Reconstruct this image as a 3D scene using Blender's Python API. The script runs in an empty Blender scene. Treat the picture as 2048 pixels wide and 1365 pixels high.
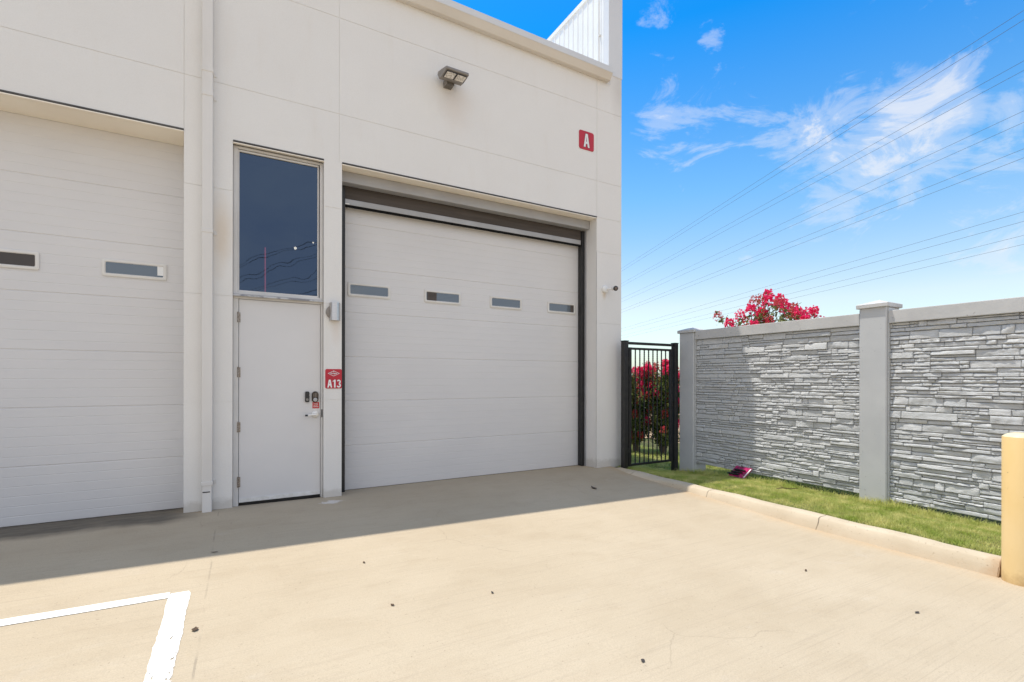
import bpy, bmesh, math, random
import numpy as np
from mathutils import Vector, Matrix
S = bpy.context.scene
COL = S.collection
R = math.radians
random.seed(7)
rng = np.random.default_rng(7)

# ------------------------------------------------------------------ node helpers
def newmat(name):
    m = bpy.data.materials.new(name); m.use_nodes = True
    nt = m.node_tree; nt.nodes.clear()
    out = nt.nodes.new('ShaderNodeOutputMaterial')
    b = nt.nodes.new('ShaderNodeBsdfPrincipled')
    nt.links.new(b.outputs[0], out.inputs[0])
    return m, nt, b, out
class N:
    """tiny node-graph helper"""
    def __init__(s, nt): s.nt = nt
    def n(s, t, **kw):
        o = s.nt.nodes.new(t)
        for k, v in kw.items(): setattr(o, k, v)
        return o
    def l(s, a, b): s.nt.links.new(a, b)
    def pos(s):
        return s.n('ShaderNodeNewGeometry').outputs['Position']
    def scaled(s, vec, sc):
        o = s.n('ShaderNodeVectorMath', operation='MULTIPLY'); s.l(vec, o.inputs[0]); o.inputs[1].default_value = sc
        return o.outputs[0]
    def noise(s, vec, scale, detail=4, rough=.55, dist=0):
        o = s.n('ShaderNodeTexNoise'); s.l(vec, o.inputs['Vector'])
        o.inputs['Scale'].default_value = scale; o.inputs['Detail'].default_value = detail
        o.inputs['Roughness'].default_value = rough; o.inputs['Distortion'].default_value = dist
        return o.outputs[0]
    def ramp(s, fac, stops, interp='LINEAR'):
        o = s.n('ShaderNodeValToRGB'); s.l(fac, o.inputs[0]); cr = o.color_ramp; cr.interpolation = interp
        while len(cr.elements) < len(stops): cr.elements.new(.5)
        for e, (p, c) in zip(cr.elements, stops):
            e.position = p; e.color = (c, c, c, 1) if isinstance(c, (int, float)) else (*c, 1)
        return o.outputs[0]
    def mix(s, fac, a, b, mode='MIX'):
        o = s.n('ShaderNodeMix', data_type='RGBA', blend_type=mode)
        for i, v in ((0, fac), (6, a), (7, b)):
            if isinstance(v, (int, float)): o.inputs[i].default_value = v if i == 0 else (v, v, v, 1)
            elif isinstance(v, tuple): o.inputs[i].default_value = (*v, 1)
            else: s.l(v, o.inputs[i])
        return o.outputs[2]
    def math(s, op, a, b=0., c=None, clamp=False):
        o = s.n('ShaderNodeMath', operation=op, use_clamp=clamp)
        for i, v in enumerate((a, b) if c is None else (a, b, c)):
            if isinstance(v, (int, float)): o.inputs[i].default_value = v
            else: s.l(v, o.inputs[i])
        return o.outputs[0]
    def sep(s, vec):
        o = s.n('ShaderNodeSeparateXYZ'); s.l(vec, o.inputs[0]); return o.outputs
    def bump(s, h, strength, dist, bsdf, prev=None):
        o = s.n('ShaderNodeBump'); o.inputs['Strength'].default_value = strength; o.inputs['Distance'].default_value = dist
        s.l(h, o.inputs['Height'])
        if prev is not None: s.l(prev, o.inputs['Normal'])
        s.l(o.outputs[0], bsdf.inputs['Normal']); return o.outputs[0]

def pbr(name, col, rough=.6, metal=0., col2=None, nscale=3., nlo=.35, nhi=.65, spec=.5,
        bump=None, stretch=(1, 1, 1), speck=None, detail=4):
    m, nt, b, out = newmat(name); h = N(nt)
    b.inputs['Roughness'].default_value = rough; b.inputs['Metallic'].default_value = metal
    b.inputs['Specular IOR Level'].default_value = spec
    p = h.pos()
    if col2 is None: col2 = tuple(c * .88 for c in col)
    f = h.ramp(h.noise(h.scaled(p, stretch), nscale, detail), [(nlo, 0.), (nhi, 1.)])
    c = h.mix(f, col, col2)
    if speck:
        g = h.ramp(h.noise(p, speck[0], 2), [(speck[1], 0.), (speck[1] + .06, 1.)])
        c = h.mix(h.math('MULTIPLY', g, speck[3]), c, speck[2])
    h.l(c, b.inputs['Base Color'])
    if bump: h.bump(h.noise(h.scaled(p, stretch), bump[0], 3), bump[1], bump[2], b)
    return m

# ------------------------------------------------------------------ mesh helpers
class MB:
    def __init__(s): s.v = []; s.f = []
    def add(s, vs, fs):
        o = len(s.v); s.v += [tuple(v) for v in vs]; s.f += [tuple(i + o for i in f) for f in fs]; return s
    def box(s, x0, x1, y0, y1, z0, z1):
        vs = [(x, y, z) for z in (z0, z1) for y in (y0, y1) for x in (x0, x1)]
        return s.add(vs, [(0, 2, 3, 1), (4, 5, 7, 6), (0, 1, 5, 4), (2, 6, 7, 3), (0, 4, 6, 2), (1, 3, 7, 5)])
    def prism(s, prof, axis, a, b):
        """closed profile of 2D points swept along an axis; axis x: (y,z), y: (x,z), z: (x,y)"""
        def P(t, p):
            return {'x': (t, p[0], p[1]), 'y': (p[0], t, p[1]), 'z': (p[0], p[1], t)}[axis]
        n = len(prof); vs = [P(a, p) for p in prof] + [P(b, p) for p in prof]
        fs = [(i, (i + 1) % n, n + (i + 1) % n, n + i) for i in range(n)] + [tuple(range(n))[::-1], tuple(range(n, 2 * n))]
        return s.add(vs, fs)
    def tube(s, pts, r, n=8, cap=True):
        pts = [Vector(p) for p in pts]; rs = r if isinstance(r, (list, tuple)) else [r] * len(pts)
        vs = []; fs = []
        up = Vector((0, 0, 1))
        for i, p in enumerate(pts):
            t = (pts[min(i + 1, len(pts) - 1)] - pts[max(i - 1, 0)]).normalized()
            a = t.cross(up)
            if a.length < .05: a = t.cross(Vector((0, 1, 0)))
            a.normalize(); b = t.cross(a)
            vs += [p + (a * math.cos(2 * math.pi * k / n) + b * math.sin(2 * math.pi * k / n)) * rs[i] for k in range(n)]
        for i in range(len(pts) - 1):
            for k in range(n):
                fs.append((i * n + k, i * n + (k + 1) % n, (i + 1) * n + (k + 1) % n, (i + 1) * n + k))
        if cap:
            fs.append(tuple(range(n))[::-1]); fs.append(tuple((len(pts) - 1) * n + k for k in range(n)))
        return s.add(vs, fs)
    def lathe(s, prof, c, n=24, axis='z'):
        """profile (radius, height) spun round an axis through c"""
        vs = []; fs = []
        for r, hh in prof:
            for k in range(n):
                a = 2 * math.pi * k / n; u, w = r * math.cos(a), r * math.sin(a)
                d = {'z': (u, w, hh), 'y': (u, hh, w), 'x': (hh, u, w)}[axis]
                vs.append((c[0] + d[0], c[1] + d[1], c[2] + d[2]))
        for i in range(len(prof) - 1):
            for k in range(n):
                fs.append((i * n + k, i * n + (k + 1) % n, (i + 1) * n + (k + 1) % n, (i + 1) * n + k))
        fs.append(tuple(range(n))[::-1]); fs.append(tuple((len(prof) - 1) * n + k for k in range(n)))
        return s.add(vs, fs)
    def xf(s, M):
        s.v = [tuple(M @ Vector(v)) for v in s.v]; return s
    def build(s, name, mat, parent=None, bevel=0, seg=1, smooth=None, origin=None):
        me = bpy.data.meshes.new(name)
        if parent is not None: o0 = Vector(world_loc(parent))
        elif origin is not None: o0 = Vector(origin)
        else: o0 = Vector((0, 0, 0))
        me.from_pydata([tuple(Vector(v) - o0) for v in s.v], [], s.f); me.update()
        bm = bmesh.new(); bm.from_mesh(me)
        bmesh.ops.recalc_face_normals(bm, faces=bm.faces)
        if bevel:
            es = [e for e in bm.edges if len(e.link_faces) == 2 and e.calc_face_angle(0) > .5]
            bmesh.ops.bevel(bm, geom=es, offset=bevel, segments=seg, profile=.6, affect='EDGES', clamp_overlap=True)
        if smooth is not None:
            for f in bm.faces: f.smooth = True
            for e in bm.edges:
                if len(e.link_faces) == 2 and e.calc_face_angle(0) > R(smooth): e.smooth = False
        bm.to_mesh(me); bm.free()
        me.materials.append(mat)
        o = bpy.data.objects.new(name, me); COL.objects.link(o)
        if parent is not None: o.parent = parent
        else: o.location = o0
        return o
_wl = {}
def world_loc(o):
    p = Vector(o.location)
    while o.parent is not None:
        o = o.parent; p = p + o.location
    return p
def npmesh(name, v, f, mat, parent=None, smooth=False, origin=None):
    """fast mesh from numpy arrays (world coordinates)"""
    v = np.asarray(v, np.float64); f = np.asarray(f, np.int32)
    o0 = np.array(world_loc(parent)) if parent is not None else np.array(origin if origin is not None else (0, 0, 0), float)
    me = bpy.data.meshes.new(name); k = f.shape[1]
    me.vertices.add(len(v)); me.vertices.foreach_set('co', (v - o0).ravel())
    me.loops.add(f.size); me.loops.foreach_set('vertex_index', f.ravel())
    me.polygons.add(len(f)); me.polygons.foreach_set('loop_start', np.arange(0, f.size, k))
    me.polygons.foreach_set('loop_total', np.full(len(f), k))
    me.update(calc_edges=True); me.validate()
    if smooth: me.polygons.foreach_set('use_smooth', np.ones(len(me.polygons), bool))
    me.materials.append(mat)
    o = bpy.data.objects.new(name, me); COL.objects.link(o)
    if parent is not None: o.parent = parent
    else: o.location = o0
    return o
def tag(o, label, cat, group=None):
    o['label'] = label; o['category'] = cat
    if group: o['group'] = group
    return o
def thing(name, loc, label, cat, group=None):
    o = bpy.data.objects.new(name, None); o.location = loc; o.empty_display_size = .1; COL.objects.link(o)
    return tag(o, label, cat, group)
def struct(o, kind='structure'):
    o['kind'] = kind; return o
def rrect(cx, cz, w, h, r, n=5):
    pts = []
    for (sx, sz, a0) in ((1, 1, 0), (-1, 1, 90), (-1, -1, 180), (1, -1, 270)):
        for k in range(n + 1):
            a = R(a0 + 90 * k / n)
            pts.append((cx + sx * (w / 2 - r) + r * math.cos(a), cz + sz * (h / 2 - r) + r * math.sin(a)))
    return pts
def plate(mb, cx, cz, w, h, r, y0, y1):
    """rounded rectangle plate standing in the x-z plane"""
    return mb.add(*_plate(rrect(cx, cz, w, h, r), y0, y1))
def _plate(pts, y0, y1):
    n = len(pts)
    vs = [(x, y0, z) for x, z in pts] + [(x, y1, z) for x, z in pts]
    return vs, [tuple(range(n)), tuple(range(n, 2 * n))[::-1]] + [(i, n + i, n + (i + 1) % n, (i + 1) % n) for i in range(n)]
def rframe(mb, cx, cz, w, h, r, bw, y0, y1, y2):
    """moulded rounded frame: outer lip y0 (front), slopes back to y1 at the inner edge"""
    o = rrect(cx, cz, w, h, r); m = rrect(cx, cz, w - bw * .5, h - bw * .5, r * .8); i = rrect(cx, cz, w - 2 * bw, h - 2 * bw, r * .5)
    n = len(o)
    rings = [[(x, y2, z) for x, z in o], [(x, y0 + .004, z) for x, z in o], [(x, y0, z) for x, z in m],
             [(x, y0 + .001, z) for x, z in rrect(cx, cz, w - 1.6 * bw, h - 1.6 * bw, r * .6)], [(x, y1, z) for x, z in i], [(x, y2, z) for x, z in i]]
    vs = sum(rings, []); fs = []
    for k in range(len(rings) - 1):
        for j in range(n): fs.append((k * n + j, k * n + (j + 1) % n, (k + 1) * n + (j + 1) % n, (k + 1) * n + j))
    return mb.add(vs, fs)
def text_mesh(txt, size, mat, name, parent, cx, cz, y, depth=.0015, sx=.78, weight=.0, shear=0., target_w=None, target_h=None):
    cu = bpy.data.curves.new('lettering', 'FONT'); cu.body = txt; cu.size = size; cu.offset = weight
    cu.align_x = 'LEFT'; cu.shear = shear; cu.extrude = depth / 2; cu.resolution_u = 4
    tmp = bpy.data.objects.new('lettering_tmp', cu); COL.objects.link(tmp)
    bpy.context.view_layer.update()
    dg = bpy.context.evaluated_depsgraph_get()
    me = bpy.data.meshes.new_from_object(tmp.evaluated_get(dg))
    bpy.data.objects.remove(tmp); bpy.data.curves.remove(cu)
    me.name = name
    xs = [v.co.x for v in me.vertices]; ys = [v.co.y for v in me.vertices]
    x0, x1, y0, y1 = min(xs), max(xs), min(ys), max(ys)
    kx = (target_w / (x1 - x0)) if target_w else sx; ky = (target_h / (y1 - y0)) if target_h else 1
    o0 = world_loc(parent)
    for v in me.vertices:
        x = (v.co.x - (x0 + x1) / 2) * kx + cx; z = (v.co.y - (y0 + y1) / 2) * ky + cz; yy = y - v.co.z
        v.co = Vector((x, yy, z)) - o0
    me.materials.clear(); me.materials.append(mat)
    o = bpy.data.objects.new(name, me); COL.objects.link(o); o.parent = parent
    return o

# ------------------------------------------------------------------ camera (world origin below the lens, +Y into the facade)
CAMH = 1.54; F = 963.2; YAW = R(29.455); ROLL = R(-.084); HY = 757.62
fwd = Vector((math.sin(YAW), math.cos(YAW), 0)); rt = Vector((math.cos(YAW), -math.sin(YAW), 0)); up = Vector((0, 0, 1))
r2 = math.cos(ROLL) * rt - math.sin(ROLL) * up; u2 = math.sin(ROLL) * rt + math.cos(ROLL) * up
cam = bpy.data.cameras.new('camera'); co = bpy.data.objects.new('camera', cam); COL.objects.link(co)
cam.sensor_width = 36; cam.lens = F / 2048 * 36; cam.shift_y = (HY - 682.5) / 2048; cam.clip_end = 5000; cam.clip_start = .05
co.matrix_world = Matrix(((r2.x, u2.x, -fwd.x, 0), (r2.y, u2.y, -fwd.y, 0), (r2.z, u2.z, -fwd.z, CAMH), (0, 0, 0, 1)))
S.camera = co

# ------------------------------------------------------------------ light
KX, KY = .21, .23                                   # metres of shadow in +X and -Y per metre of height
sd = Vector((-KX, KY, 1)).normalized()              # towards the sun
sl = bpy.data.lights.new('sun', 'SUN'); sl.energy = 4.8; sl.angle = R(.53); sl.color = (1, .94, .85)
so = bpy.data.objects.new('sun', sl); COL.objects.link(so); so.rotation_euler = sd.to_track_quat('Z', 'Y').to_euler()
so.location = (-4, 4, 20)
W = bpy.data.worlds.new('World'); S.world = W; W.use_nodes = True
nt = W.node_tree; nt.nodes.clear(); h = N(nt)
wo = h.n('ShaderNodeOutputWorld'); bg = h.n('ShaderNodeBackground'); h.l(bg.outputs[0], wo.inputs[0])
sky = h.n('ShaderNodeTexSky', sky_type='NISHITA', sun_disc=False, sun_elevation=math.asin(sd.z), sun_rotation=math.atan2(sd.x, sd.y))
sky.air_density = 1.0; sky.dust_density = 1.0; sky.ozone_density = 1.5; sky.altitude = 150
dirv = h.n('ShaderNodeTexCoord').outputs['Generated']
dz = h.sep(dirv)[2]
tint = h.ramp(dz, [(0., (1.40, 1.55, 1.75)), (.05, (1.70, 1.75, 1.68)), (.14, (2.05, 1.82, 1.55)), (.34, (.98, 1.70, 1.95)), (.58, (.06, 1.27, 2.2)), (.75, (.2, 1.2, 2.1)), (1., (.8, 1.6, 2.2))])
skyc = h.mix(1., sky.outputs[0], tint, 'MULTIPLY')
# pale fill added over the sky behind the camera to brighten the shaded facade
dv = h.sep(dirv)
fill_veil = h.n('ShaderNodeMapRange', interpolation_type='SMOOTHSTEP'); h.l(h.math('ADD', h.math('MULTIPLY', dv[1], .87), h.math('MULTIPLY', dv[0], .5)), fill_veil.inputs[0])
fill_veil.inputs[1].default_value = .12; fill_veil.inputs[2].default_value = -.40; fill_veil.inputs[3].default_value = 0; fill_veil.inputs[4].default_value = .92
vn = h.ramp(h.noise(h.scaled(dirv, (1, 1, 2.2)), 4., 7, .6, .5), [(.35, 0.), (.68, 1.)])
skyc = h.mix(fill_veil.outputs[0], skyc, h.mix(vn, (6.7, 7.2, 8.4), (8.6, 8.7, 9.0)))
# wispy clouds: noise on the sky direction, let through only round a few bearings
def dirof(px, py):
    return (fwd + r2 * ((px - 1024) / F) + u2 * ((HY - py) / F)).normalized()
def blob(px, py, rad, k=1.):
    d = dirof(px, py)
    o = h.n('ShaderNodeVectorMath', operation='DISTANCE'); h.l(dirv, o.inputs[0]); o.inputs[1].default_value = d
    mr = h.n('ShaderNodeMapRange', interpolation_type='SMOOTHSTEP'); h.l(o.outputs['Value'], mr.inputs[0])
    mr.inputs[1].default_value = rad; mr.inputs[2].default_value = rad * .15; mr.inputs[3].default_value = 0; mr.inputs[4].default_value = k
    return mr.outputs[0]
acc = None
for a in [(1640, 300, .18, .8), (1840, 225, .13, 1.), (1800, 315, .15, .95), (1690, 400, .17, .75), (1980, 390, .15, .65), (1390, 215, .17, .62), (1500, 215, .12, .5), (1560, 285, .10, .6),
          (1320, 8, .10, .55), (1420, 88, .055, .8), (2045, 215, .07, .7), (2030, 470, .15, .6), (1900, 20, .25, .3), (1520, 540, .15, .3)]:
    b = blob(*a); acc = b if acc is None else h.math('MAXIMUM', acc, b)
stre = h.scaled(dirv, (1., 1., 1.8))
wn = h.noise(stre, 7.5, 10, .66, 1.0)
wn2 = h.noise(stre, 30., 6, .65, .4)
cl = h.math('ADD', h.math('MULTIPLY', wn, .85), h.math('MULTIPLY', wn2, .15))
v_ = h.math('ADD', cl, h.math('MULTIPLY', h.math('SUBTRACT', acc, 1.), .36))
cm = h.ramp(v_, [(.31, 0.), (.44, .30), (.56, .72), (.72, .95)], 'EASE')
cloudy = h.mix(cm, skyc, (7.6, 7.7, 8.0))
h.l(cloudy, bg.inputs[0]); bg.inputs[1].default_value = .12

S.view_settings.view_transform = 'Standard'; S.view_settings.look = 'None'; S.view_settings.exposure = 0.0; S.view_settings.gamma = 1
S.render.engine = 'CYCLES'; S.cycles.max_bounces = 8; S.cycles.diffuse_bounces = 5; S.cycles.use_denoising = True
S.cycles.sample_clamp_indirect = 8

# ------------------------------------------------------------------ terrain functions
XK0, XK1, ZK = 5.575, 5.73, .02        # kerb front / back, kerb top level
def sm(a, b, x):
    t = np.clip((x - a) / (b - a), 0, 1); return t * t * (3 - 2 * t)
def lot(X, Y):
    X = np.asarray(X, float); Y = np.asarray(Y, float); Xc = np.clip(X, -5, 6)
    far = .045 - .0185 * Xc - .035 * np.clip(4.75 - Y, 0, 1.6)
    fac = .045 - .005 * Xc
    t = np.clip((Y - 4.75) / (6.4 - 4.75), 0, 1)
    z = far * (1 - t) + fac * t
    t2 = np.clip((Y - 6.4) / .45, 0, 1)
    return z * (1 - t2) + .0 * t2
def lawn(X, Y):
    X = np.asarray(X, float); Y = np.asarray(Y, float)
    w = -.045 - .13 * sm(4.4, 6.4, Y) - .04 * sm(6.4, 9, Y)
    a = ZK - .02
    t = sm(5.6, 7.05, X)
    hump = .035 * np.exp(-((X - 6.3) / .35) ** 2) * (1 - sm(4.6, 5.6, Y))
    return a * (1 - t) + w * t + hump - .03 * np.clip(X - 7.4, 0, 3)

# ------------------------------------------------------------------ materials
def concrete_mat():
    m, nt, b, out = newmat('concrete'); h = N(nt); p = h.pos(); x, y, z = h.sep(p)
    big = h.noise(p, .7, 5, .6)
    c = h.mix(h.ramp(big, [(.3, 0.), (.72, 1.)]), (.502, .420, .304), (.436, .356, .248))
    blot = h.noise(h.scaled(p, (1, 1.9, 1)), 1.9, 6, .62, .4)
    c = h.mix(h.math('MULTIPLY', h.ramp(blot, [(.50, 0.), (.74, 1.)]), .34), c, (.370, .292, .195))
    pale = h.noise(h.scaled(p, (1.3, 2.6, 1)), 1.1, 7, .65, .8)
    c = h.mix(h.math('MULTIPLY', h.ramp(pale, [(.60, 0.), (.74, 1.)]), .35), c, (.52, .455, .365))
    # broom strokes, parallel to the facade
    br = h.noise(h.scaled(p, (.35, 26, 1)), 3.2, 5, .6, .15)
    c = h.mix(h.math('MULTIPLY', h.ramp(br, [(.52, 0.), (.72, 1.)]), .30), c, (.29, .235, .175))
    fine = h.noise(p, 140, 3, .7)
    c = h.mix(h.math('MULTIPLY', h.ramp(fine, [(.42, 0.), (.62, 1.)]), .30), c, (.28, .23, .17))
    grit = h.noise(p, 55, 2, .5)
    c = h.mix(h.math('MULTIPLY', h.ramp(grit, [(.70, 0.), (.74, 1.)]), .40), c, (.16, .12, .085))
    # dirty water stain along the left garage door, and grime in the gutter
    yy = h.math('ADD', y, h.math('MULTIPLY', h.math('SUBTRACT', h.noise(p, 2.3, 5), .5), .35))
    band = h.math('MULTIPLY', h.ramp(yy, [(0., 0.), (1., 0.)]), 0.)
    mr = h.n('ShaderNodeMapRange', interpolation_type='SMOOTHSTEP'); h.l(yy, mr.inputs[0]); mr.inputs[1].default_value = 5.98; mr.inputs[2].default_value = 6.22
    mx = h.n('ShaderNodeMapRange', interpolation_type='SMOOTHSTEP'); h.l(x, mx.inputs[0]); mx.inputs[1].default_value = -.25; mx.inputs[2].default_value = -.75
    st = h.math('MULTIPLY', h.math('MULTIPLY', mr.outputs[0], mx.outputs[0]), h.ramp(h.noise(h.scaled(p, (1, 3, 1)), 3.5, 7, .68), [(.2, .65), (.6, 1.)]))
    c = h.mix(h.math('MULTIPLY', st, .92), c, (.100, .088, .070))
    mg = h.n('ShaderNodeMapRange', interpolation_type='SMOOTHSTEP'); h.l(h.math('ADD', x, h.math('MULTIPLY', h.math('SUBTRACT', h.noise(p, 3., 5), .5), .5)), mg.inputs[0]); mg.inputs[1].default_value = 5.25; mg.inputs[2].default_value = 5.6
    c = h.mix(h.math('MULTIPLY', mg.outputs[0], .40), c, (.46, .30, .155))
    dx_ = h.math('DIVIDE', h.math('SUBTRACT', x, .97), .17); dy_ = h.math('DIVIDE', h.math('SUBTRACT', y, 6.17), .10)
    dd = h.math('ADD', h.math('ADD', h.math('MULTIPLY', dx_, dx_), h.math('MULTIPLY', dy_, dy_)), h.math('MULTIPLY', h.math('SUBTRACT', h.noise(p, 14, 6, .7), .5), 3.2))
    c = h.mix(h.math('MULTIPLY', h.ramp(dd, [(.25, 1.), (.6, 0.)]), .65), c, (.72, .70, .68))
    # slab control joint and hairline cracks
    j = h.math('LESS_THAN', h.math('ABSOLUTE', h.math('ADD', x, h.math('ADD', .205, h.math('MULTIPLY', h.math('SUBTRACT', h.noise(p, 1.2, 3), .5), .05)))), .006)
    c = h.mix(h.math('MULTIPLY', j, h.ramp(h.noise(p, 3., 3), [(.42, .0), (.62, .34)])), c, (.14, .12, .10))
    v = h.n('ShaderNodeTexVoronoi', feature='DISTANCE_TO_EDGE'); v.inputs['Scale'].default_value = .38
    wob = h.n('ShaderNodeVectorMath', operation='ADD'); h.l(p, wob.inputs[0])
    nn = h.n('ShaderNodeTexNoise'); nn.inputs['Scale'].default_value = 2.2; nn.inputs['Detail'].default_value = 6; h.l(p, nn.inputs['Vector'])
    h.l(h.scaled(nn.outputs['Color'], (.5, .5, 0)), wob.inputs[1]); h.l(wob.outputs[0], v.inputs['Vector'])
    ck = h.math('MULTIPLY', h.math('LESS_THAN', v.outputs['Distance'], .0018), h.ramp(h.noise(p, .8, 2), [(.54, 0.), (.62, .18)]))
    c = h.mix(ck, c, (.13, .10, .075))
    h.l(c, b.inputs['Base Color']); b.inputs['Roughness'].default_value = .88; b.inputs['Specular IOR Level'].default_value = .25
    n1 = h.bump(h.noise(p, 160, 4, .7), .25, .004, b)
    h.bump(br, .22, .006, b, n1)
    return m
M = {}
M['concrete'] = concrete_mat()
def kerb_mat():
    m = pbr('kerb_concrete', (.56, .475, .355), .88, col2=(.47, .39, .28), nscale=2.6, nlo=.3, nhi=.72, spec=.2, bump=(90, .35, .006), speck=(40, .66, (.2, .14, .09), .5), detail=8)
    nt = m.node_tree; h = N(nt); b = [n for n in nt.nodes if n.type == 'BSDF_PRINCIPLED'][0]
    src = b.inputs['Base Color'].links[0].from_socket; p = h.pos(); x, y, z = h.sep(p)
    w = h.math('MULTIPLY', h.math('SUBTRACT', h.noise(p, 8, 3), .5), .03)
    jt = h.math('LESS_THAN', h.math('ABSOLUTE', h.math('SUBTRACT', h.math('FRACT', h.math('DIVIDE', h.math('ADD', h.math('ADD', y, w), -.78), 1.45)), .5)), .0035)
    c = h.mix(h.math('MULTIPLY', jt, .75), src, (.10, .08, .06))
    zz = h.math('ADD', z, h.math('MULTIPLY', h.math('SUBTRACT', h.noise(h.scaled(p, (1, 2, 4)), 5, 6, .65), .5), .14))
    c = h.mix(h.math('MULTIPLY', h.ramp(h.math('MULTIPLY_ADD', zz, 4., .6), [(.0, 1.), (.45, 0.)]), .28), c, (.44, .30, .17))
    en = h.math('ADD', y, h.math('MULTIPLY', h.math('SUBTRACT', h.noise(p, 9, 5), .5), .25))
    c = h.mix(h.math('MULTIPLY', h.ramp(h.math('SUBTRACT', en, 1.), [(.45, 1.), (.62, 0.)]), .7), c, (.36, .19, .075))
    h.l(c, b.inputs['Base Color']); return m
M['kerb'] = kerb_mat()
def wall_mat():
    m, nt, b, out = newmat('painted_stucco'); h = N(nt); p = h.pos()
    c = h.mix(h.ramp(h.noise(p, .55, 6, .62), [(.3, 0.), (.7, 1.)]), (.785, .768, .735), (.740, .718, .682))
    c = h.mix(h.math('MULTIPLY', h.ramp(h.noise(h.scaled(p, (3., 3., .5)), 1.6, 7, .62), [(.56, 0.), (.78, 1.)]), .22), c, (.67, .61, .53))
    c = h.mix(h.math('MULTIPLY', h.ramp(h.noise(p, 95, 3, .6), [(.4, 0.), (.66, 1.)]), .10), c, (.58, .53, .46))
    # yellowed patch by the transom, rusty wash under the wall flood
    def patch(c, cx, cz, rx, rz, col, k):
        x, y, z = h.sep(p)
        dx = h.math('DIVIDE', h.math('SUBTRACT', x, cx), rx); dzz = h.math('DIVIDE', h.math('SUBTRACT', z, cz), rz)
        d = h.math('SQRT', h.math('ADD', h.math('MULTIPLY', dx, dx), h.math('MULTIPLY', dzz, dzz)))
        d = h.math('ADD', d, h.math('MULTIPLY', h.math('SUBTRACT', h.noise(p, 4, 5), .5), .9))
        return h.mix(h.math('MULTIPLY', h.ramp(d, [(.1, 1.), (1., 0.)]), k), c, col)
    c = patch(c, -.19, 3.2, .14, .6, (.62, .47, .30), .45)
    c = patch(c, 2.72, 5.45, .3, .5, (.66, .52, .41), .25)
    c = patch(c, 5.80, 6.6, .22, .7, (.52, .49, .45), .5)
    c = patch(c, 1.07, 2.15, .1, .22, (.68, .56, .46), .4)
    c = patch(c, 5.47, 2.98, .06, .12, (.60, .45, .28), .6)
    z = h.sep(p)[2]
    zz = h.math('ADD', z, h.math('MULTIPLY', h.noise(p, 6, 6, .65), -.22))
    c = h.mix(h.math('MULTIPLY', h.ramp(zz, [(-.06, 1.), (.06, 0.)]), .45), c, (.44, .40, .34))
    h.l(c, b.inputs['Base Color']); b.inputs['Roughness'].default_value = .8; b.inputs['Specular IOR Level'].default_value = .25
    n1 = h.bump(h.noise(p, 190, 3, .65), .34, .004, b)
    h.bump(h.noise(p, 9, 4, .6), .12, .012, b, n1)
    return m
M['wall'] = wall_mat()
def door_mat():
    m, nt, b, out = newmat('garage_door_paint'); h = N(nt); p = h.pos()
    c = h.mix(h.ramp(h.noise(h.scaled(p, (1, 1, 1.6)), .8, 5, .6), [(.3, 0.), (.7, 1.)]), (.69, .672, .656), (.65, .634, .622))
    c = h.mix(h.math('MULTIPLY', h.ramp(h.noise(p, 7, 6, .7), [(.62, 0.), (.8, 1.)]), .12), c, (.58, .56, .53))
    h.l(c, b.inputs['Base Color']); b.inputs['Roughness'].default_value = .5; b.inputs['Specular IOR Level'].default_value = .3
    n1 = h.bump(h.noise(h.scaled(p, (1, 1, 1)), 260, 2, .6), .18, .002, b)
    h.bump(h.noise(p, 1.6, 2, .5), .08, .03, b, n1)
    return m
M['door'] = door_mat()
M['entry'] = pbr('entry_door_paint', (.68, .664, .65), .5, col2=(.645, .63, .618), nscale=1.2, spec=.3, bump=(220, .15, .002))
M['frame'] = pbr('frame_paint', (.68, .66, .635), .5, col2=(.60, .58, .55), nscale=2.5, spec=.35)
M['trim'] = pbr('cream_trim', (.92, .85, .73), .55, col2=(.88, .80, .68), nscale=1.6, spec=.3)
M['gutter'] = pbr('gutter_paint', (.70, .655, .59), .5, col2=(.64, .59, .52), nscale=.9, spec=.35, bump=(30, .05, .01))
M['spout'] = pbr('downspout_paint', (.72, .695, .66), .5, col2=(.66, .63, .585), nscale=1.5, spec=.35, stretch=(1, 1, .4))
M['dark'] = pbr('dark_gap', (.03, .028, .026), .7, col2=(.055, .05, .045), nscale=8)
M['flashing_shade'] = pbr('drip_shade_brown', (.085, .078, .070), .6, col2=(.05, .045, .042), nscale=5)  # dark tone painted for the gap shadow at the lintels
M['black'] = pbr('black_powder_coat', (.012, .012, .013), .42, col2=(.022, .021, .02), nscale=14, spec=.5)
M['blackrubber'] = pbr('black_brush', (.010, .010, .010), .85, spec=.1)
M['alu'] = pbr('grey_aluminium', (.42, .42, .425), .42, .15, col2=(.36, .355, .35), nscale=3, spec=.5)
M['housing'] = pbr('screen_housing_grey', (.40, .395, .39), .42, .1, col2=(.36, .35, .345), nscale=2, spec=.5)
M['mesh_brown'] = pbr('brown_screen_cloth', (.105, .090, .080), .8, col2=(.080, .068, .060), nscale=4, stretch=(.3, 1, 5), spec=.15)
M['steel'] = pbr('satin_steel', (.62, .61, .60), .32, .85, col2=(.52, .51, .50), nscale=20, stretch=(1, 1, 12))
M['chrome'] = pbr('lever_nickel', (.86, .83, .78), .28, .35)
M['hinge'] = pbr('hinge_steel', (.40, .36, .32), .4, .6, col2=(.22, .17, .13), nscale=60)
M['white'] = pbr('white_plastic', (.80, .79, .76), .4, col2=(.74, .72, .68), nscale=6)
M['frame_white'] = pbr('window_frame_plastic', (.72, .70, .66), .45, col2=(.66, .63, .58), nscale=4)
M['sweep'] = pbr('door_sweep_white', (.78, .78, .77), .45, col2=(.62, .61, .58), nscale=9, speck=(60, .68, (.2, .17, .14), .6))
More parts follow.
